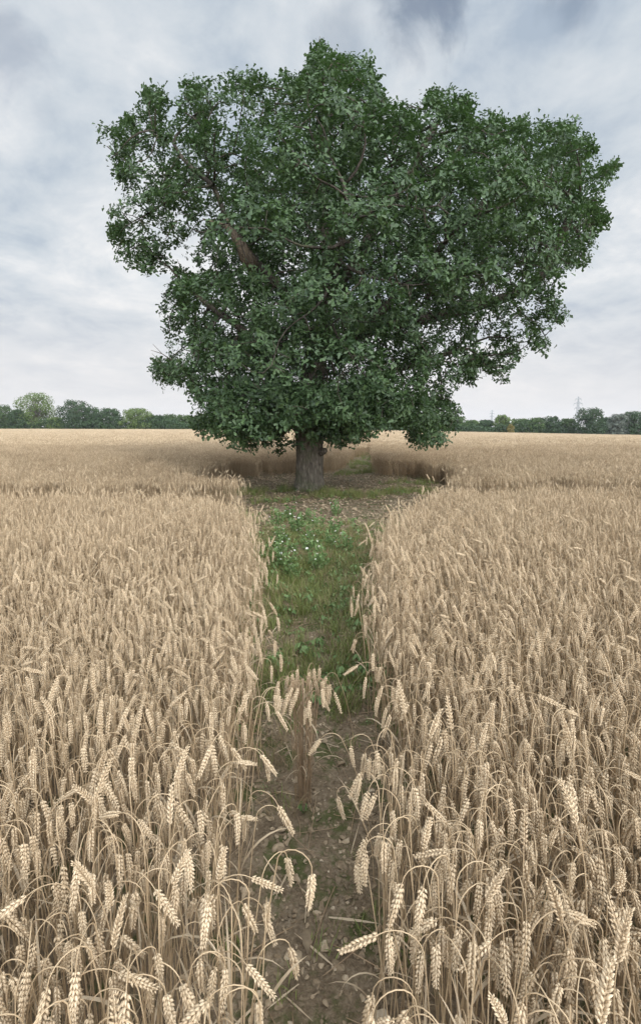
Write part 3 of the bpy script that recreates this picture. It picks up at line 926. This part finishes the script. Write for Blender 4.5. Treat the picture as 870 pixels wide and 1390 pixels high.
ok &= gapnoise(CL) < orng.uniform(.7, 1.15, len(CL))
for seg_ in [((372, 380), (345, 360)), ((345, 360), (332, 345)), ((332, 345), (318, 318)), ((318, 318), (285, 299))]:      # the window round the broken bough
    for t in np.linspace(0, 1, 6):
        p = P(seg_[0][0] * (1 - t) + seg_[1][0] * t, seg_[0][1] * (1 - t) + seg_[1][1] * t, TREE_Y - 1.5)
        ok &= (np.hypot(CL[:, 0] - p[0], (CL[:, 2] - p[2]) * 1.1) > .26) | (CL[:, 1] > p[1] + .5) | (CL[:, 1] < p[1] - 2.6)
CL, CLN = CL[ok], CLN[ok]
print('clusters', len(CL))

# skeleton: main limbs by hand, then grown towards the foliage
nodes, parent, limb = [], [], []
def chain(start, pts, lid):
    cur = start
    for p in pts:
        p = np.asarray(p, float); a = nodes[cur].copy()
        m = max(1, int(np.linalg.norm(p - a) / 0.28))
        for i in range(1, m + 1):
            q = a + (p - a) * i / m + orng.normal(0, .018, 3)
            nodes.append(q); parent.append(cur); limb.append(lid); cur = len(nodes) - 1
    return cur
base = P(418, 665, TREE_Y); base[2] = 0
nodes.append(base); parent.append(-1); limb.append(0)
f1 = chain(0, [P(419, 600, TREE_Y), P(420, 562, TREE_Y)], 0)
f2 = chain(f1, [P(423, 525, TREE_Y + .05), P(428, 490, TREE_Y + .1)], 0)
f3 = chain(f2, [P(432, 455, TREE_Y + .1), P(440, 420, TREE_Y + .1)], 0)
def Q(px, py, d): return P(px, py, TREE_Y + d)
chain(f2, [Q(405, 430, -.2), Q(372, 378, -.6), Q(340, 352, -.8), Q(322, 318, -.9), Q(304, 290, -.7), Q(292, 250, -.9), Q(258, 228, -.6), Q(215, 180, -.6)], 1)
chain(f1, [Q(380, 500, -.3), Q(330, 450, -.7), Q(285, 415, -.9), Q(262, 398, -1)], 2)
chain(f3, [Q(442, 330, .2), Q(432, 240, .2), Q(436, 150, .1), Q(436, 85, .1)], 3)
chain(f3, [Q(470, 372, -.3), Q(520, 290, -.3), Q(565, 220, -.2), Q(600, 150, -.2)], 4)
chain(f2, [Q(500, 450, .1), Q(600, 425, .5), Q(690, 404, .2), Q(740, 370, 0), Q(785, 270, -.3)], 5)
chain(f1, [Q(470, 525, .2), Q(560, 495, .2), Q(640, 470, .2)], 6)
chain(f2, [Q(435, 450, -1.6), Q(450, 380, -2.6), Q(470, 300, -3.2)], 7)
chain(f2, [Q(440, 430, 1.6), Q(450, 330, 2.6), Q(455, 260, 3.3)], 9)
chain(f2, [Q(500, 440, -.8), Q(560, 380, -1.2), Q(610, 320, -1.4)], 10)
n_hand = len(nodes)
N_arr = np.array(nodes)
from mathutils.kdtree import KDTree
att = CL[orng.permutation(len(CL))[:5200]]
best = np.full(len(att), 1e9); bid = np.zeros(len(att), int)
def update(i0):
    global best, bid
    A = np.array(nodes[i0:])
    for s in range(0, len(A), 400):
        D = np.linalg.norm(att[:, None, :] - A[None, s:s + 400, :], axis=2)
        j = D.argmin(1); dm = D[np.arange(len(att)), j]
        m = dm < best
        best[m] = dm[m]; bid[m] = j[m] + i0 + s
update(1 + 6)
alive = np.ones(len(att), bool); STEP = 0.26
for it in range(90):
    act = alive & (best < 3.4)
    if not act.any(): break
    i0 = len(nodes)
    ids = np.unique(bid[act])
    sel = np.where(act)[0]; o_ = np.argsort(bid[sel]); sel = sel[o_]
    grp = np.split(sel, np.where(np.diff(bid[sel]))[0] + 1)
    for gsel in grp:
        nid = int(bid[gsel[0]]); v = att[gsel] - nodes[nid]
        v /= np.linalg.norm(v, axis=1, keepdims=True) + 1e-9
        dv = v.mean(0) + orng.normal(0, .12, 3); ln = np.linalg.norm(dv)
        if ln < 1e-3: continue
        nodes.append(nodes[nid] + dv / ln * STEP); parent.append(nid); limb.append(limb[nid] if limb[nid] else 0)
    if len(nodes) == i0: break
    update(i0)
    alive &= best > 0.30
    if len(nodes) > 9000: break
print('oak nodes', len(nodes), 'unreached', int(alive.sum()))
nodes = np.array(nodes); parent = np.array(parent); limb = np.array(limb)
nn = len(nodes)
kids = [[] for _ in range(nn)]
for i in range(1, nn): kids[parent[i]].append(i)
ex = 2.25; pw = np.zeros(nn)
for i in range(nn - 1, -1, -1):
    if not kids[i]: pw[i] = 0.0055 ** ex
    if parent[i] >= 0: pw[parent[i]] += pw[i]
rad = pw ** (1 / ex)
rad *= 0.36 / rad[0]
lx, ly, _ = project(nodes)
rad[(limb == 1) & (ly < 316) & (np.arange(nn) < n_hand)] *= .55
rad = np.maximum(rad, 0.005)
rad[:n_hand] = np.maximum(rad[:n_hand], 0.03)
for i in range(1, nn):
    if i >= n_hand: rad[i] = min(rad[i], 0.8 * rad[parent[i]] + 1e-3) if rad[parent[i]] > 0.006 else rad[i]

oak = empty('oak_tree', base, 'big solitary oak with dense dark green crown and thick trunk in the clearing', 'tree')
inv = Matrix.Translation(-Vector(base))
def under_oak(name, g, mats, parent_o=None, smooth=True):
    g2 = Geo(); g2.join(g, None, -base)
    return link(name, mesh_of(name, g2, mats, smooth), parent_o or oak)
# chains of the skeleton as tubes, one part per limb
limb_geo = {}
done = np.zeros(nn, bool)
stack = [(0, [0])]
visited = []
def main_kid(i): return max(kids[i], key=lambda k: rad[k])
starts = [0]
while starts:
    s = starts.pop()
    ch = ([parent[s]] if parent[s] >= 0 else []) + [s]
    c = s
    while kids[c]:
        m = main_kid(c)
        starts += [k for k in kids[c] if k != m]
        ch.append(m); c = m
    pts = nodes[ch]; rr = rad[ch].copy()
    if parent[s] >= 0: rr[0] = rr[1] * 1.15
    if s == 0:
        keep = pts[:, 2] > 1.6
        pts, rr = pts[keep], rr[keep]
    lid = limb[s] if s else 0
    sides = 12 if rr.max() > .15 else 8 if rr.max() > .05 else 5 if rr.max() > .012 else 3
    # smooth the line a little
    if len(pts) > 3:
        pts = pts.copy(); pts[1:-1] = 0.5 * pts[1:-1] + 0.25 * (pts[:-2] + pts[2:])
    limb_geo.setdefault(int(lid), Geo())
    tube(pts, rr, sides, 0, True, limb_geo[int(lid)])
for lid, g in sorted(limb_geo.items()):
    under_oak('limb', g, [M_LIMB_SHADED])
# trunk with buttressed foot and ridged bark
def trunk_geo():
    nz_, na = 40, 72
    V = []
    top = nodes[f1]
    for i in range(nz_ + 1):
        t = i / nz_; z = -0.08 + (top[2] + 0.25) * t
        c = base[:2] + (top[:2] - base[:2]) * t
        R0 = 0.345 + 0.12 * math.exp(-z / 0.16) + 0.05 * math.exp(-((z - 2.0) / .6) ** 2)
        for j in range(na):
            a = 2 * PI * j / na
            flare = 1 + 0.13 * math.exp(-max(z, 0) / 0.30) * math.sin(a * 5 + .6)
            lump = 0.03 * math.sin(a * 3 + 1 + z * .7) + 0.012 * math.sin(a * 17 + 2.0 * math.sin(z * 2.2)) + 0.010 * math.sin(a * 29 + z * 3 + math.sin(z * 5)) + 0.006 * math.sin(a * 11 + z * 9)
            r = R0 * flare + lump
            V.append([c[0] + r * math.cos(a), c[1] + r * math.sin(a), z])
    i = (np.arange(nz_)[:, None] * na); j = np.arange(na)[None, :]; j2 = (j + 1) % na
    return Geo().add(V, np.stack([i + j, i + j2, i + na + j2, i + na + j], -1).reshape(-1, 4), 0)
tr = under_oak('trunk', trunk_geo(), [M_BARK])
def burr_geo():
    g = stone_geo(np.random.default_rng(3), 0.14, 1.0, .5)
    out = Geo(); out.join(g, None, P(436, 613, TREE_Y - .12))
    p = P(437, 612, TREE_Y - .2)
    tube(np.array([p + [-.02, .03, -.03], p + [.05, -.03, .0], p + [.11, -.06, .03]]), np.array([.11, .09, .065]), 9, 0, True, out)
    return out
under_oak('burr', burr_geo(), [M_BARK], tr)
# the broken dead bough that shows pale brown through the leaves
def dead_geo():
    g = Geo()
    tube(np.array([Q(345, 362, -1.25), Q(334, 348, -1.45), Q(327, 332, -1.6), Q(316, 316, -1.7), Q(305, 305, -1.75), Q(296, 302, -1.8)]), np.array([.17, .16, .12, .085, .05, .03]), 9, 0, True, g)
    tube(np.array([Q(312, 312, -1.7), Q(309, 301, -1.75), Q(308, 291, -1.75)]), np.array([.05, .035, .02]), 7, 0, True, g)
    tube(np.array([Q(298, 303, -1.78), Q(284, 299, -1.8), Q(275, 296, -1.8)]), np.array([.03, .018, .008]), 6, 0, True, g)
    return g
under_oak('dead_branch', dead_geo(), [M_DEADWOOD])
# leaves: rosettes at the shoot ends
ctr = np.array([nodes[f3][0], TREE_Y, 4.5])
def rosettes(C, Nrm):
    n = len(C); k = 13
    out_dir = Nrm * 0.55 + 0.35 * (C - ctr) / np.linalg.norm(C - ctr, axis=1, keepdims=True) + np.array([0, 0, .38]) + orng.normal(0, .30, (n, 3))
    out_dir /= np.linalg.norm(out_dir, axis=1, keepdims=True)
    Cn = np.repeat(C, k, 0); ax = np.repeat(out_dir, k, 0); m = n * k
    r0 = orng.normal(size=(m, 3)); side = r0 - ax * (r0 * ax).sum(1, keepdims=True); side /= np.linalg.norm(side, axis=1, keepdims=True) + 1e-9
    elev = orng.uniform(-.2, .7, (m, 1))
    d = side * np.cos(elev) + ax * np.sin(elev) + np.array([0, 0, -.12])
    d /= np.linalg.norm(d, axis=1, keepdims=True)
    nrm = ax + orng.normal(0, .30, (m, 3)); nrm -= d * (nrm * d).sum(1, keepdims=True); nrm /= np.linalg.norm(nrm, axis=1, keepdims=True) + 1e-9
    w = np.cross(d, nrm)
    ln = orng.uniform(.055, .140, (m, 1)); wd = ln * orng.uniform(.22, .32, (m, 1))
    o = Cn + side * .012 + orng.normal(0, .055, (m, 3)) - ax * orng.uniform(0, .09, (m, 1))
    keepm = orng.random(m) < .93
    cup = orng.uniform(.0, .10, (m, 1)) * ln
    b0 = o; mid = o + d * ln * .58 - nrm * cup; tip = o + d * ln - nrm * cup * 2.2
    l1 = o + d * ln * .34 + w * wd * .62 + nrm * cup; l2 = o + d * ln * .50 + w * wd * .55; l3 = o + d * ln * .74 + w * wd + nrm * cup
    r1 = o + d * ln * .34 - w * wd * .62 + nrm * cup; r2 = o + d * ln * .50 - w * wd * .55; r3 = o + d * ln * .74 - w * wd + nrm * cup
    V = np.stack([b0, l1, l2, l3, tip, r3, r2, r1, mid], 1)[keepm]
    mm = len(V); i = np.arange(mm)[:, None] * 9
    q = np.concatenate([i + np.array([[0, 8, 2, 1]]), i + np.array([[8, 4, 3, 2]]), i + np.array([[0, 7, 6, 8]]), i + np.array([[8, 6, 5, 4]])])
    return Geo().add(V.reshape(-1, 3), q, 0), mm
crown, nl = rosettes(CL, CLN)
# leafy twig ends along the skeleton fill the inner crown
tips = [i for i in range(n_hand, nn) if rad[i] < 0.02 and orng.random() < .22]
tx, ty, _ = project(nodes[tips]); okt = (inside(tx, ty)) & (nodes[tips][:, 2] > .95)
for hx, hy, hr in HOLES: okt &= np.hypot(tx - hx, ty - hy) > hr
tp = nodes[np.array(tips)[okt]]
c2, nl2 = rosettes(tp, orng.normal(size=tp.shape) * .5)
crown.join(c2)
print('leaves', nl + nl2)
under_oak('crown', crown, [M_OAK])
# bare twig above the top and the thin dead twigs at the sides
g = Geo()
tube(np.array([Q(434, 75, .1), Q(433, 60, .1), Q(434, 48, .1)]), np.array([.012, .009, .005]), 5, 0, True, g)
for (a, b_, d0), (c, e) in [((240, 300, -.7), (222, 330)), ((262, 296, -.8), (240, 290)), ((255, 375, -.5), (238, 360)), ((235, 490, -.5), (205, 475)), ((232, 500, -.5), (204, 488))]:
    p, q = Q(a, b_, d0), Q(c, e, d0 - .1)
    tube(np.array([p, (p + q) / 2 + [0, 0, .05], q]), np.array([.016, .011, .005]), 5, 0, True, g)
    tube(np.array([(p + q) / 2 + [0, 0, .05], q + [.05, 0, .15]]), np.array([.008, .004]), 4, 0, True, g)
under_oak('bare_twig', g, [M_DEADWOOD])

# ------------------------------------------------------------------ trees along the far field edge
FT = {
    'dark': green_mat('dark_far_foliage', (0.026, 0.052, 0.022), (0.07, 0.12, 0.046), .6, .3, .2, .35),
    'mid': green_mat('mid_far_foliage', (0.042, 0.075, 0.024), (0.105, 0.165, 0.052), .6, .3, .2, .35),
    'pale': green_mat('pale_far_foliage', (0.075, 0.115, 0.03), (0.18, 0.25, 0.075), .6, .3, .25, .35),
    'grey': green_mat('willow_far_foliage', (0.08, 0.10, 0.075), (0.19, 0.215, 0.17), .6, .3, .2, .35),
    'gold': green_mat('yellowing_far_foliage', (0.14, 0.12, 0.03), (0.28, 0.22, 0.06), .6, .3, .2, .35),
}
fr = np.random.default_rng(99)
def far_tree(cx, top, hw, tone, label, Y, cat='tree', gap=0.0, low=0.04, name='field_edge_tree', group=None):
    c0 = P(cx, 583, Y); x0 = float(c0[0]); z0 = float(ground_z(x0, Y))
    H = float(P(cx, top, Y)[2]) - z0; W = 1.2 * hw / F_PX * Y
    root = empty(name, (x0, Y, z0), label, cat, group)
    tg = Geo()
    tube(np.array([[0, 0, -.2], [fr.normal(0, .1), 0, H * .25], [fr.normal(0, .2), fr.normal(0, .2), H * .55], [fr.normal(0, .3), 0, H * .8]]), np.array([.045, .032, .02, .008]) * H, 8, 0, True, tg)
    lob = []
    nl = int(34 + 30 * W / max(H, 1))
    for _ in range(nl * 40):
        if len(lob) >= nl: break
        u, v, t = fr.uniform(-1, 1), fr.uniform(-1, 1), fr.uniform(low, 1)
        prof = math.sqrt(max(0, 1 - ((t - .38) / .66) ** 2)) ** .8
        if math.hypot(u, v) > 1: continue
        r = fr.uniform(.2, .34) * min(W, H * .55) * 1.1
        p = np.array([u * W * prof * .85, v * W * prof * .6, max(min(t * H, H - r * .7), r * .5)])
        if any(np.linalg.norm(p - q) < .55 * (r + s) for q, s in lob): continue
        lob.append((p, r))
    cs, ns = [], []
    for p, r in lob:
        if fr.random() < gap and p[2] > H * .4: continue
        n = int(90 + 30 * r * r)
        d = fr.normal(size=(n, 3)); d /= np.linalg.norm(d, axis=1, keepdims=True)
        cs.append(p + d * r * fr.uniform(.55, 1.05, (n, 1)) * [1.05, 1.05, .85]); ns.append(d)
        br_ = tube(np.array([[0, 0, p[2] * .45], p * [.5, .5, .85], p]), np.array([.014, .009, .004]) * H, 5, 0, True, tg)
    C = np.concatenate(cs); Nn = np.concatenate(ns); n = len(C)
    Nn = Nn + fr.normal(0, .5, (n, 3)) + [0, 0, .3]; Nn /= np.linalg.norm(Nn, axis=1, keepdims=True)
    r0 = fr.normal(size=(n, 3)); a = np.cross(Nn, r0); a /= np.linalg.norm(a, axis=1, keepdims=True); b = np.cross(Nn, a)
    s = fr.uniform(.10, .26, (n, 1)) * 1.0
    V = np.stack([C - a * s, C - b * s * .7 + Nn * s * .2, C + a * s * 1.1, C + b * s * .8 - Nn * s * .15], 1).reshape(-1, 3)
    V[:, 2] = np.maximum(V[:, 2], .05)
    i = np.arange(n)[:, None] * 4
    link('trunk', mesh_of('far_trunk', tg, [M_BARK]), root)
    link('crown', mesh_of('far_crown', Geo().add(V, i + np.array([[0, 1, 2, 3]]), 0), [FT[tone]]), root)
T = [  # px, top row, half width, tone, label, distance
    (4, 549, 16, 'mid', 'mid green rounded tree at the far field edge where the hedgerow leaves the frame', 156),
    (26, 556, 12, 'dark', 'low dark tree tucked under the tall pale gappy tree', 154),
    (49, 533, 25, 'pale', 'tallest pale green tree with gappy crown at the far field edge', 158),
    (76, 566, 11, 'pale', 'low pale bushy tree between the tall gappy tree and the dark oak', 156),
    (102, 543, 21, 'dark', 'broad dark green tree next to the tallest pale tree', 157),
    (125, 552, 12, 'dark', 'narrow dark tree against the flank of the broad dark tree', 159),
    (149, 554, 16, 'dark', 'medium dark domed tree between the broad dark tree and the light green tree', 157),
    (185, 554, 20, 'pale', 'light green domed tree midway along the left hedgerow', 156),
    (213, 563, 13, 'dark', 'dark low tree right beside the light green domed tree', 158),
    (231, 562, 13, 'mid', 'mid green tree in the lower stretch of hedgerow left of the oak', 162),
    (250, 563, 14, 'mid', 'hazy green tree whose side meets the oak foliage on the left', 166),
    (272, 562, 14, 'mid', 'green field edge tree partly hidden behind the lowest left oak leaves', 164),
]
for k_, cx in enumerate(range(296, 610, 26)):
    T.append((cx, 563 + (k_ * 5) % 6, 17, 'mid' if k_ % 3 else 'dark', 'field edge tree glimpsed through the foliage of the oak', 160 + (k_ * 7) % 9))
T += [
    (622, 565, 12, 'mid', 'green tree just emerging past the right foot of the oak crown', 158),
    (640, 570, 11, 'mid', 'low green tree in the even hedgerow under the smaller pylon, nearer the oak', 160),
    (658, 570, 11, 'dark', 'low dark tree in the hedgerow under the smaller pylon', 160),
    (682, 563, 11, 'pale', 'pale domed tree that rises above the hedgerow beside the yellowing shrub', 158),
    (706, 568, 12, 'mid', 'mid green low tree just right of the yellowing shrub', 158),
    (727, 567, 13, 'mid', 'mid green tree between the yellowing shrub and the large pylon', 156),
    (747, 565, 13, 'dark', 'dark domed tree left of the large pylon', 156),
    (770, 568, 13, 'mid', 'lower mid green tree at the foot of the large pylon', 157),
    (801, 554, 18, 'dark', 'big round dark tree standing beside the large pylon', 150),
    (822, 566, 10, 'dark', 'small dark tree between the round dark tree and the grey willow', 154),
    (836, 562, 13, 'grey', 'greyish willow in the hedgerow at the field edge', 150),
    (862, 558, 18, 'dark', 'dark spreading tree next to the grey willow', 150),
    (885, 559, 14, 'dark', 'dark tree at the very end of the right hedgerow', 150),
]
for cx, top, hw, tone, lab, Y in T:
    far_tree(cx, top, hw, tone, lab, Y, gap=.16 if tone == 'pale' and hw > 22 else 0.0, group='field edge trees behind the oak' if 'glimpsed' in lab else None)
far_tree(693, 576, 4, 'gold', 'small yellowing shrub at the hedgerow foot', 153.5, 'shrub', 0, .1, 'hedgerow_shrub')
# the scrub that closes the foot of the hedgerow
def scrub():
    n = 26000
    px_ = fr.uniform(-130, 1000, n); Yv = fr.uniform(153.5, 157, n)
    x_ = (px_ - CX) / F_PX * Yv
    top = 3.0 + .8 * np.sin(x_ * .21) + .5 * np.sin(x_ * .77 + 1) + .3 * np.sin(x_ * 2.1)
    z_ = ground_z(x_, Yv) + top * np.sqrt(fr.random(n)) * 1.1 + .05
    C = np.stack([x_, Yv, z_], 1)
    Nn = fr.normal(0, 1, (n, 3)) + [0, -.6, .6]; Nn /= np.linalg.norm(Nn, axis=1, keepdims=True)
    a = np.cross(Nn, fr.normal(size=(n, 3))); a /= np.linalg.norm(a, axis=1, keepdims=True); b = np.cross(Nn, a)
    s = fr.uniform(.12, .3, (n, 1))
    V = np.stack([C - a * s, C - b * s * .7, C + a * s, C + b * s * .8], 1).reshape(-1, 3)
    o = link('undergrowth', mesh_of('undergrowth', Geo().add(V, np.arange(n)[:, None] * 4 + np.array([[0, 1, 2, 3]]), 0), [FT['dark']]))
    tag(o, 'dark scrub filling the foot of the hedgerow along the far field edge', 'undergrowth', None, 'stuff')
scrub()

# ------------------------------------------------------------------ pylons
def pylon(cx, top, Y, label, yaw):
    c = P(cx, 579, Y); z0 = -2.0; H = float(P(cx, top, Y)[2]) - z0
    root = empty('electricity_pylon', (float(c[0]), Y, z0), label, 'pylon', None, (0, 0, yaw))
    t = .17 * H / 46
    def bar(g, p, q, r=t): tube(np.array([p, q]), r, 4, 0, False, g)
    def half(z):
        return np.interp(z, [0, .55 * H, .75 * H, H], [.085 * H, .030 * H, .020 * H, .004 * H])
    g = Geo()
    lev = np.concatenate([np.linspace(0, .55, 7), np.linspace(.62, 1, 7)]) * H
    cs = [(1, 1), (1, -1), (-1, -1), (-1, 1)]
    for a, b in zip(lev[:-1], lev[1:]):
        ha, hb = half(a), half(b)
        for k in range(4):
            s, s2 = cs[k], cs[(k + 1) % 4]
            bar(g, [s[0] * ha, s[1] * ha, a], [s[0] * hb, s[1] * hb, b], t * 1.6)
            bar(g, [s[0] * ha, s[1] * ha, a], [s2[0] * hb, s2[1] * hb, b], t * .8)
            bar(g, [s2[0] * ha, s2[1] * ha, a], [s[0] * hb, s[1] * hb, b], t * .8)
            bar(g, [s[0] * hb, s[1] * hb, b], [s2[0] * hb, s2[1] * hb, b], t * .8)
    link('tower', mesh_of('pylon_tower', g, [M_STEEL]), root)
    for zf, wf in ((.92, .115), (.78, .165), (.64, .125)):
        z = zf * H; w = wf * H; h = half(z)
        a_ = Geo()
        for s in (-1, 1):
            for e in (-1, 1):
                bar(a_, [s * h, e * h, z], [s * w, 0, z], t * 1.3)
                bar(a_, [s * h, e * h, z + .045 * H], [s * w, 0, z], t * 1.1)
            for f in (.3, .55, .8):
                bar(a_, [s * (h + (w - h) * f), h * (1 - f), z], [s * (h + (w - h) * f), 0, z + .045 * H * (1 - f)], t * .7)
        arm = link('crossarm', mesh_of('pylon_crossarm', a_, [M_STEEL]), root)
        for s in (-1, 1):
            i_ = Geo()
            zz = np.linspace(z, z - .06 * H, 13)
            tube(np.stack([np.full(13, s * w), np.zeros(13), zz], 1), np.where(np.arange(13) % 2, .22, .10) * H / 46, 8, 0, True, i_)
            link('insulator', mesh_of('pylon_insulator', i_, [M_STEEL]), arm)
pylon(783, 538, 690, 'large grey lattice pylon rising above the hedgerow beside the round dark tree', .25)
pylon(667, 556, 1180, 'smaller distant grey lattice pylon above the low hedgerow nearer the oak', .25)

# ------------------------------------------------------------------ haze
HAZE = 0.00022
def haze():
    x0, x1, y0, y1, z0, z1 = -1560, 1560, -80, 1540, -32, 48
    V = np.array([(x, y, z) for x in (x0, x1) for y in (y0, y1) for z in (z0, z1)])
    F = np.array([[0, 1, 3, 2], [4, 6, 7, 5], [0, 4, 5, 1], [2, 3, 7, 6], [0, 2, 6, 4], [1, 5, 7, 3]])
    m = bpy.data.materials.new('haze'); m.use_nodes = True; nt = m.node_tree
    nt.nodes.remove(nt.nodes['Principled BSDF'])
    pv = nt.nodes.new('ShaderNodeVolumePrincipled'); pv.inputs['Color'].default_value = (.90, .93, .98, 1)
    pv.inputs['Density'].default_value = HAZE
    nt.links.new(pv.outputs[0], nt.nodes['Material Output'].inputs['Volume'])
    o = link('haze', mesh_of('haze', Geo().add(V, F), [m], False)); tag(o, 'thin pale haze lying over the field and the far trees', 'haze', None, 'stuff')
    o.display_type = 'WIRE'
haze()

# ------------------------------------------------------------------ light and sky
SUN_EL, SUN_ROT = math.radians(30), math.radians(152)       # behind the camera and to the right
w = bpy.data.worlds.new('World'); SC.world = w; w.use_nodes = True
nt = w.node_tree; bg = nt.nodes['Background']
sky = N(nt, 'ShaderNodeTexSky', sky_type='NISHITA', sun_disc=False, sun_elevation=SUN_EL, sun_rotation=SUN_ROT, air_density=1.0, dust_density=1.5, ozone_density=1.5)
tc = N(nt, 'ShaderNodeTexCoord')
sx = N(nt, 'ShaderNodeSeparateXYZ'); L(nt, tc.outputs['Generated'], sx.inputs[0])
zc = math_n(nt, 'MAXIMUM', sx.outputs['Z'], 0.0)
den = math_n(nt, 'ADD', zc, 0.30)
cb = N(nt, 'ShaderNodeCombineXYZ')
L(nt, math_n(nt, 'DIVIDE', sx.outputs['X'], den), cb.inputs[0]); L(nt, math_n(nt, 'DIVIDE', sx.outputs['Y'], den), cb.inputs[1])
def cn(scale, det, rough, dist, off):
    mp = N(nt, 'ShaderNodeMapping'); mp.inputs['Location'].default_value = off
    L(nt, cb.outputs[0], mp.inputs['Vector'])
    n = N(nt, 'ShaderNodeTexNoise', i_Scale=scale, i_Detail=det, i_Roughness=rough, i_Distortion=dist)
    L(nt, mp.outputs[0], n.inputs['Vector']); return n.outputs['Fac']
c1 = cn(1.5, 9.0, 0.60, 0.35, (3.1, 1.7, 0.4)); c2 = cn(5.0, 8.0, 0.60, 0.3, (7.7, 2.2, 4.0))
cl = math_n(nt, 'MULTIPLY_ADD', c2, 0.38, math_n(nt, 'MULTIPLY', c1, 0.62))
shade = ramp(nt, [(0.37, (4.3, 5.1, 6.1)), (0.46, (6.1, 6.7, 7.3)), (0.53, (7.2, 7.6, 8.0)), (0.62, (9.0, 9.05, 9.1))])
L(nt, cl, shade.inputs['Fac'])
# towards the horizon the cloud sheet is seen edge-on: paler and more even
hz = N(nt, 'ShaderNodeMapRange', i_1=0.0, i_2=0.26); L(nt, sx.outputs['Z'], hz.inputs['Value'])
mh = N(nt, 'ShaderNodeMix', data_type='RGBA')
L(nt, hz.outputs[0], mh.inputs[0]); mh.inputs[6].default_value = (8.6, 8.35, 8.3, 1); L(nt, shade.outputs['Color'], mh.inputs[7])
# a few rents where blue sky shows
def dir_px(px, py):
    d = P(px, py, 10.0) - np.array([0, 0, CAM_H]); return d / np.linalg.norm(d)
cover = None
rn = N(nt, 'ShaderNodeTexNoise', i_Scale=7.0, i_Detail=7.0, i_Roughness=.55, i_Distortion=.5); L(nt, tc.outputs['Generated'], rn.inputs['Vector'])
for (hx, hy, size, amt) in [(588, -20, 0.065, .65), (755, -16, 0.045, .4), (455, 48, 0.04, .25), (20, 60, 0.06, .4)]:
    vd = N(nt, 'ShaderNodeVectorMath', operation='DISTANCE'); L(nt, tc.outputs['Generated'], vd.inputs[0]); vd.inputs[1].default_value = dir_px(hx, hy)
    t = math_n(nt, 'DIVIDE', vd.outputs['Value'], size)
    t = math_n(nt, 'MULTIPLY_ADD', rn.outputs['Fac'], 4.5, math_n(nt, 'SUBTRACT', t, 2.0))
    mr = N(nt, 'ShaderNodeMapRange', i_1=0.3, i_2=1.5, i_3=amt, i_4=0.0, interpolation_type='SMOOTHSTEP'); L(nt, t, mr.inputs['Value'])
    cover = mr.outputs[0] if cover is None else math_n(nt, 'MAXIMUM', cover, mr.outputs[0])
mk = N(nt, 'ShaderNodeMix', data_type='RGBA')
L(nt, cover, mk.inputs[0]); L(nt, mh.outputs[2], mk.inputs[6]); L(nt, sky.outputs[0], mk.inputs[7])
# the cloud sheet glows round the hidden sun, high behind the camera
sv = N(nt, 'ShaderNodeVectorMath', operation='DOT_PRODUCT'); L(nt, tc.outputs['Generated'], sv.inputs[0])
sv.inputs[1].default_value = (math.sin(SUN_ROT) * math.cos(SUN_EL), math.cos(SUN_ROT) * math.cos(SUN_EL), math.sin(SUN_EL))
gw = N(nt, 'ShaderNodeMapRange', i_1=0.0, i_2=1.0, i_3=1.0, i_4=5.0, interpolation_type='SMOOTHSTEP'); L(nt, sv.outputs['Value'], gw.inputs['Value'])
gm = N(nt, 'ShaderNodeVectorMath', operation='SCALE'); L(nt, mk.outputs[2], gm.inputs[0]); L(nt, gw.outputs[0], gm.inputs['Scale'])
L(nt, gm.outputs[0], bg.inputs['Color'])
bg.inputs['Strength'].default_value = 0.1

ld = bpy.data.lights.new('sun', 'SUN'); ld.energy = 1.5; ld.angle = math.radians(11); ld.color = (1, .955, .89)
so = link('sun', ld)
az = SUN_ROT
sd_ = Vector((math.sin(az) * math.cos(SUN_EL), math.cos(az) * math.cos(SUN_EL), math.sin(SUN_EL)))
so.rotation_euler = sd_.to_track_quat('Z', 'Y').to_euler(); so.location = (8, -8, 20)

# ------------------------------------------------------------------ camera
cd = bpy.data.cameras.new('camera'); cam = link('camera', cd)
cd.sensor_fit = 'HORIZONTAL'; cd.sensor_width = 24.0; cd.lens = F_PX / 870 * 24.0
cd.shift_y = -(695 - CY) / 870
cam.location = (0, 0, CAM_H); cam.rotation_euler = (PI / 2 - PITCH, 0, 0)
cd.clip_start = 0.05; cd.clip_end = 6000
SC.camera = cam

# ------------------------------------------------------------------ render settings
SC.render.engine = 'CYCLES'
cy = SC.cycles
cy.max_bounces = 7; cy.diffuse_bounces = 4; cy.glossy_bounces = 2; cy.transmission_bounces = 4; cy.transparent_max_bounces = 8; cy.volume_bounces = 0
cy.use_denoising = True
try:
    cy.denoiser = 'OPENIMAGEDENOISE'; cy.denoising_prefilter = 'ACCURATE'; cy.denoising_input_passes = 'RGB_ALBEDO_NORMAL'
except Exception: pass
cy.use_adaptive_sampling = False
SC.render.resolution_x, SC.render.resolution_y = 640, 1024
vs = SC.view_settings
vs.view_transform = 'Standard'; vs.look = 'None'; vs.exposure = 0.0; vs.gamma = 1.0; vs.use_curve_mapping = False
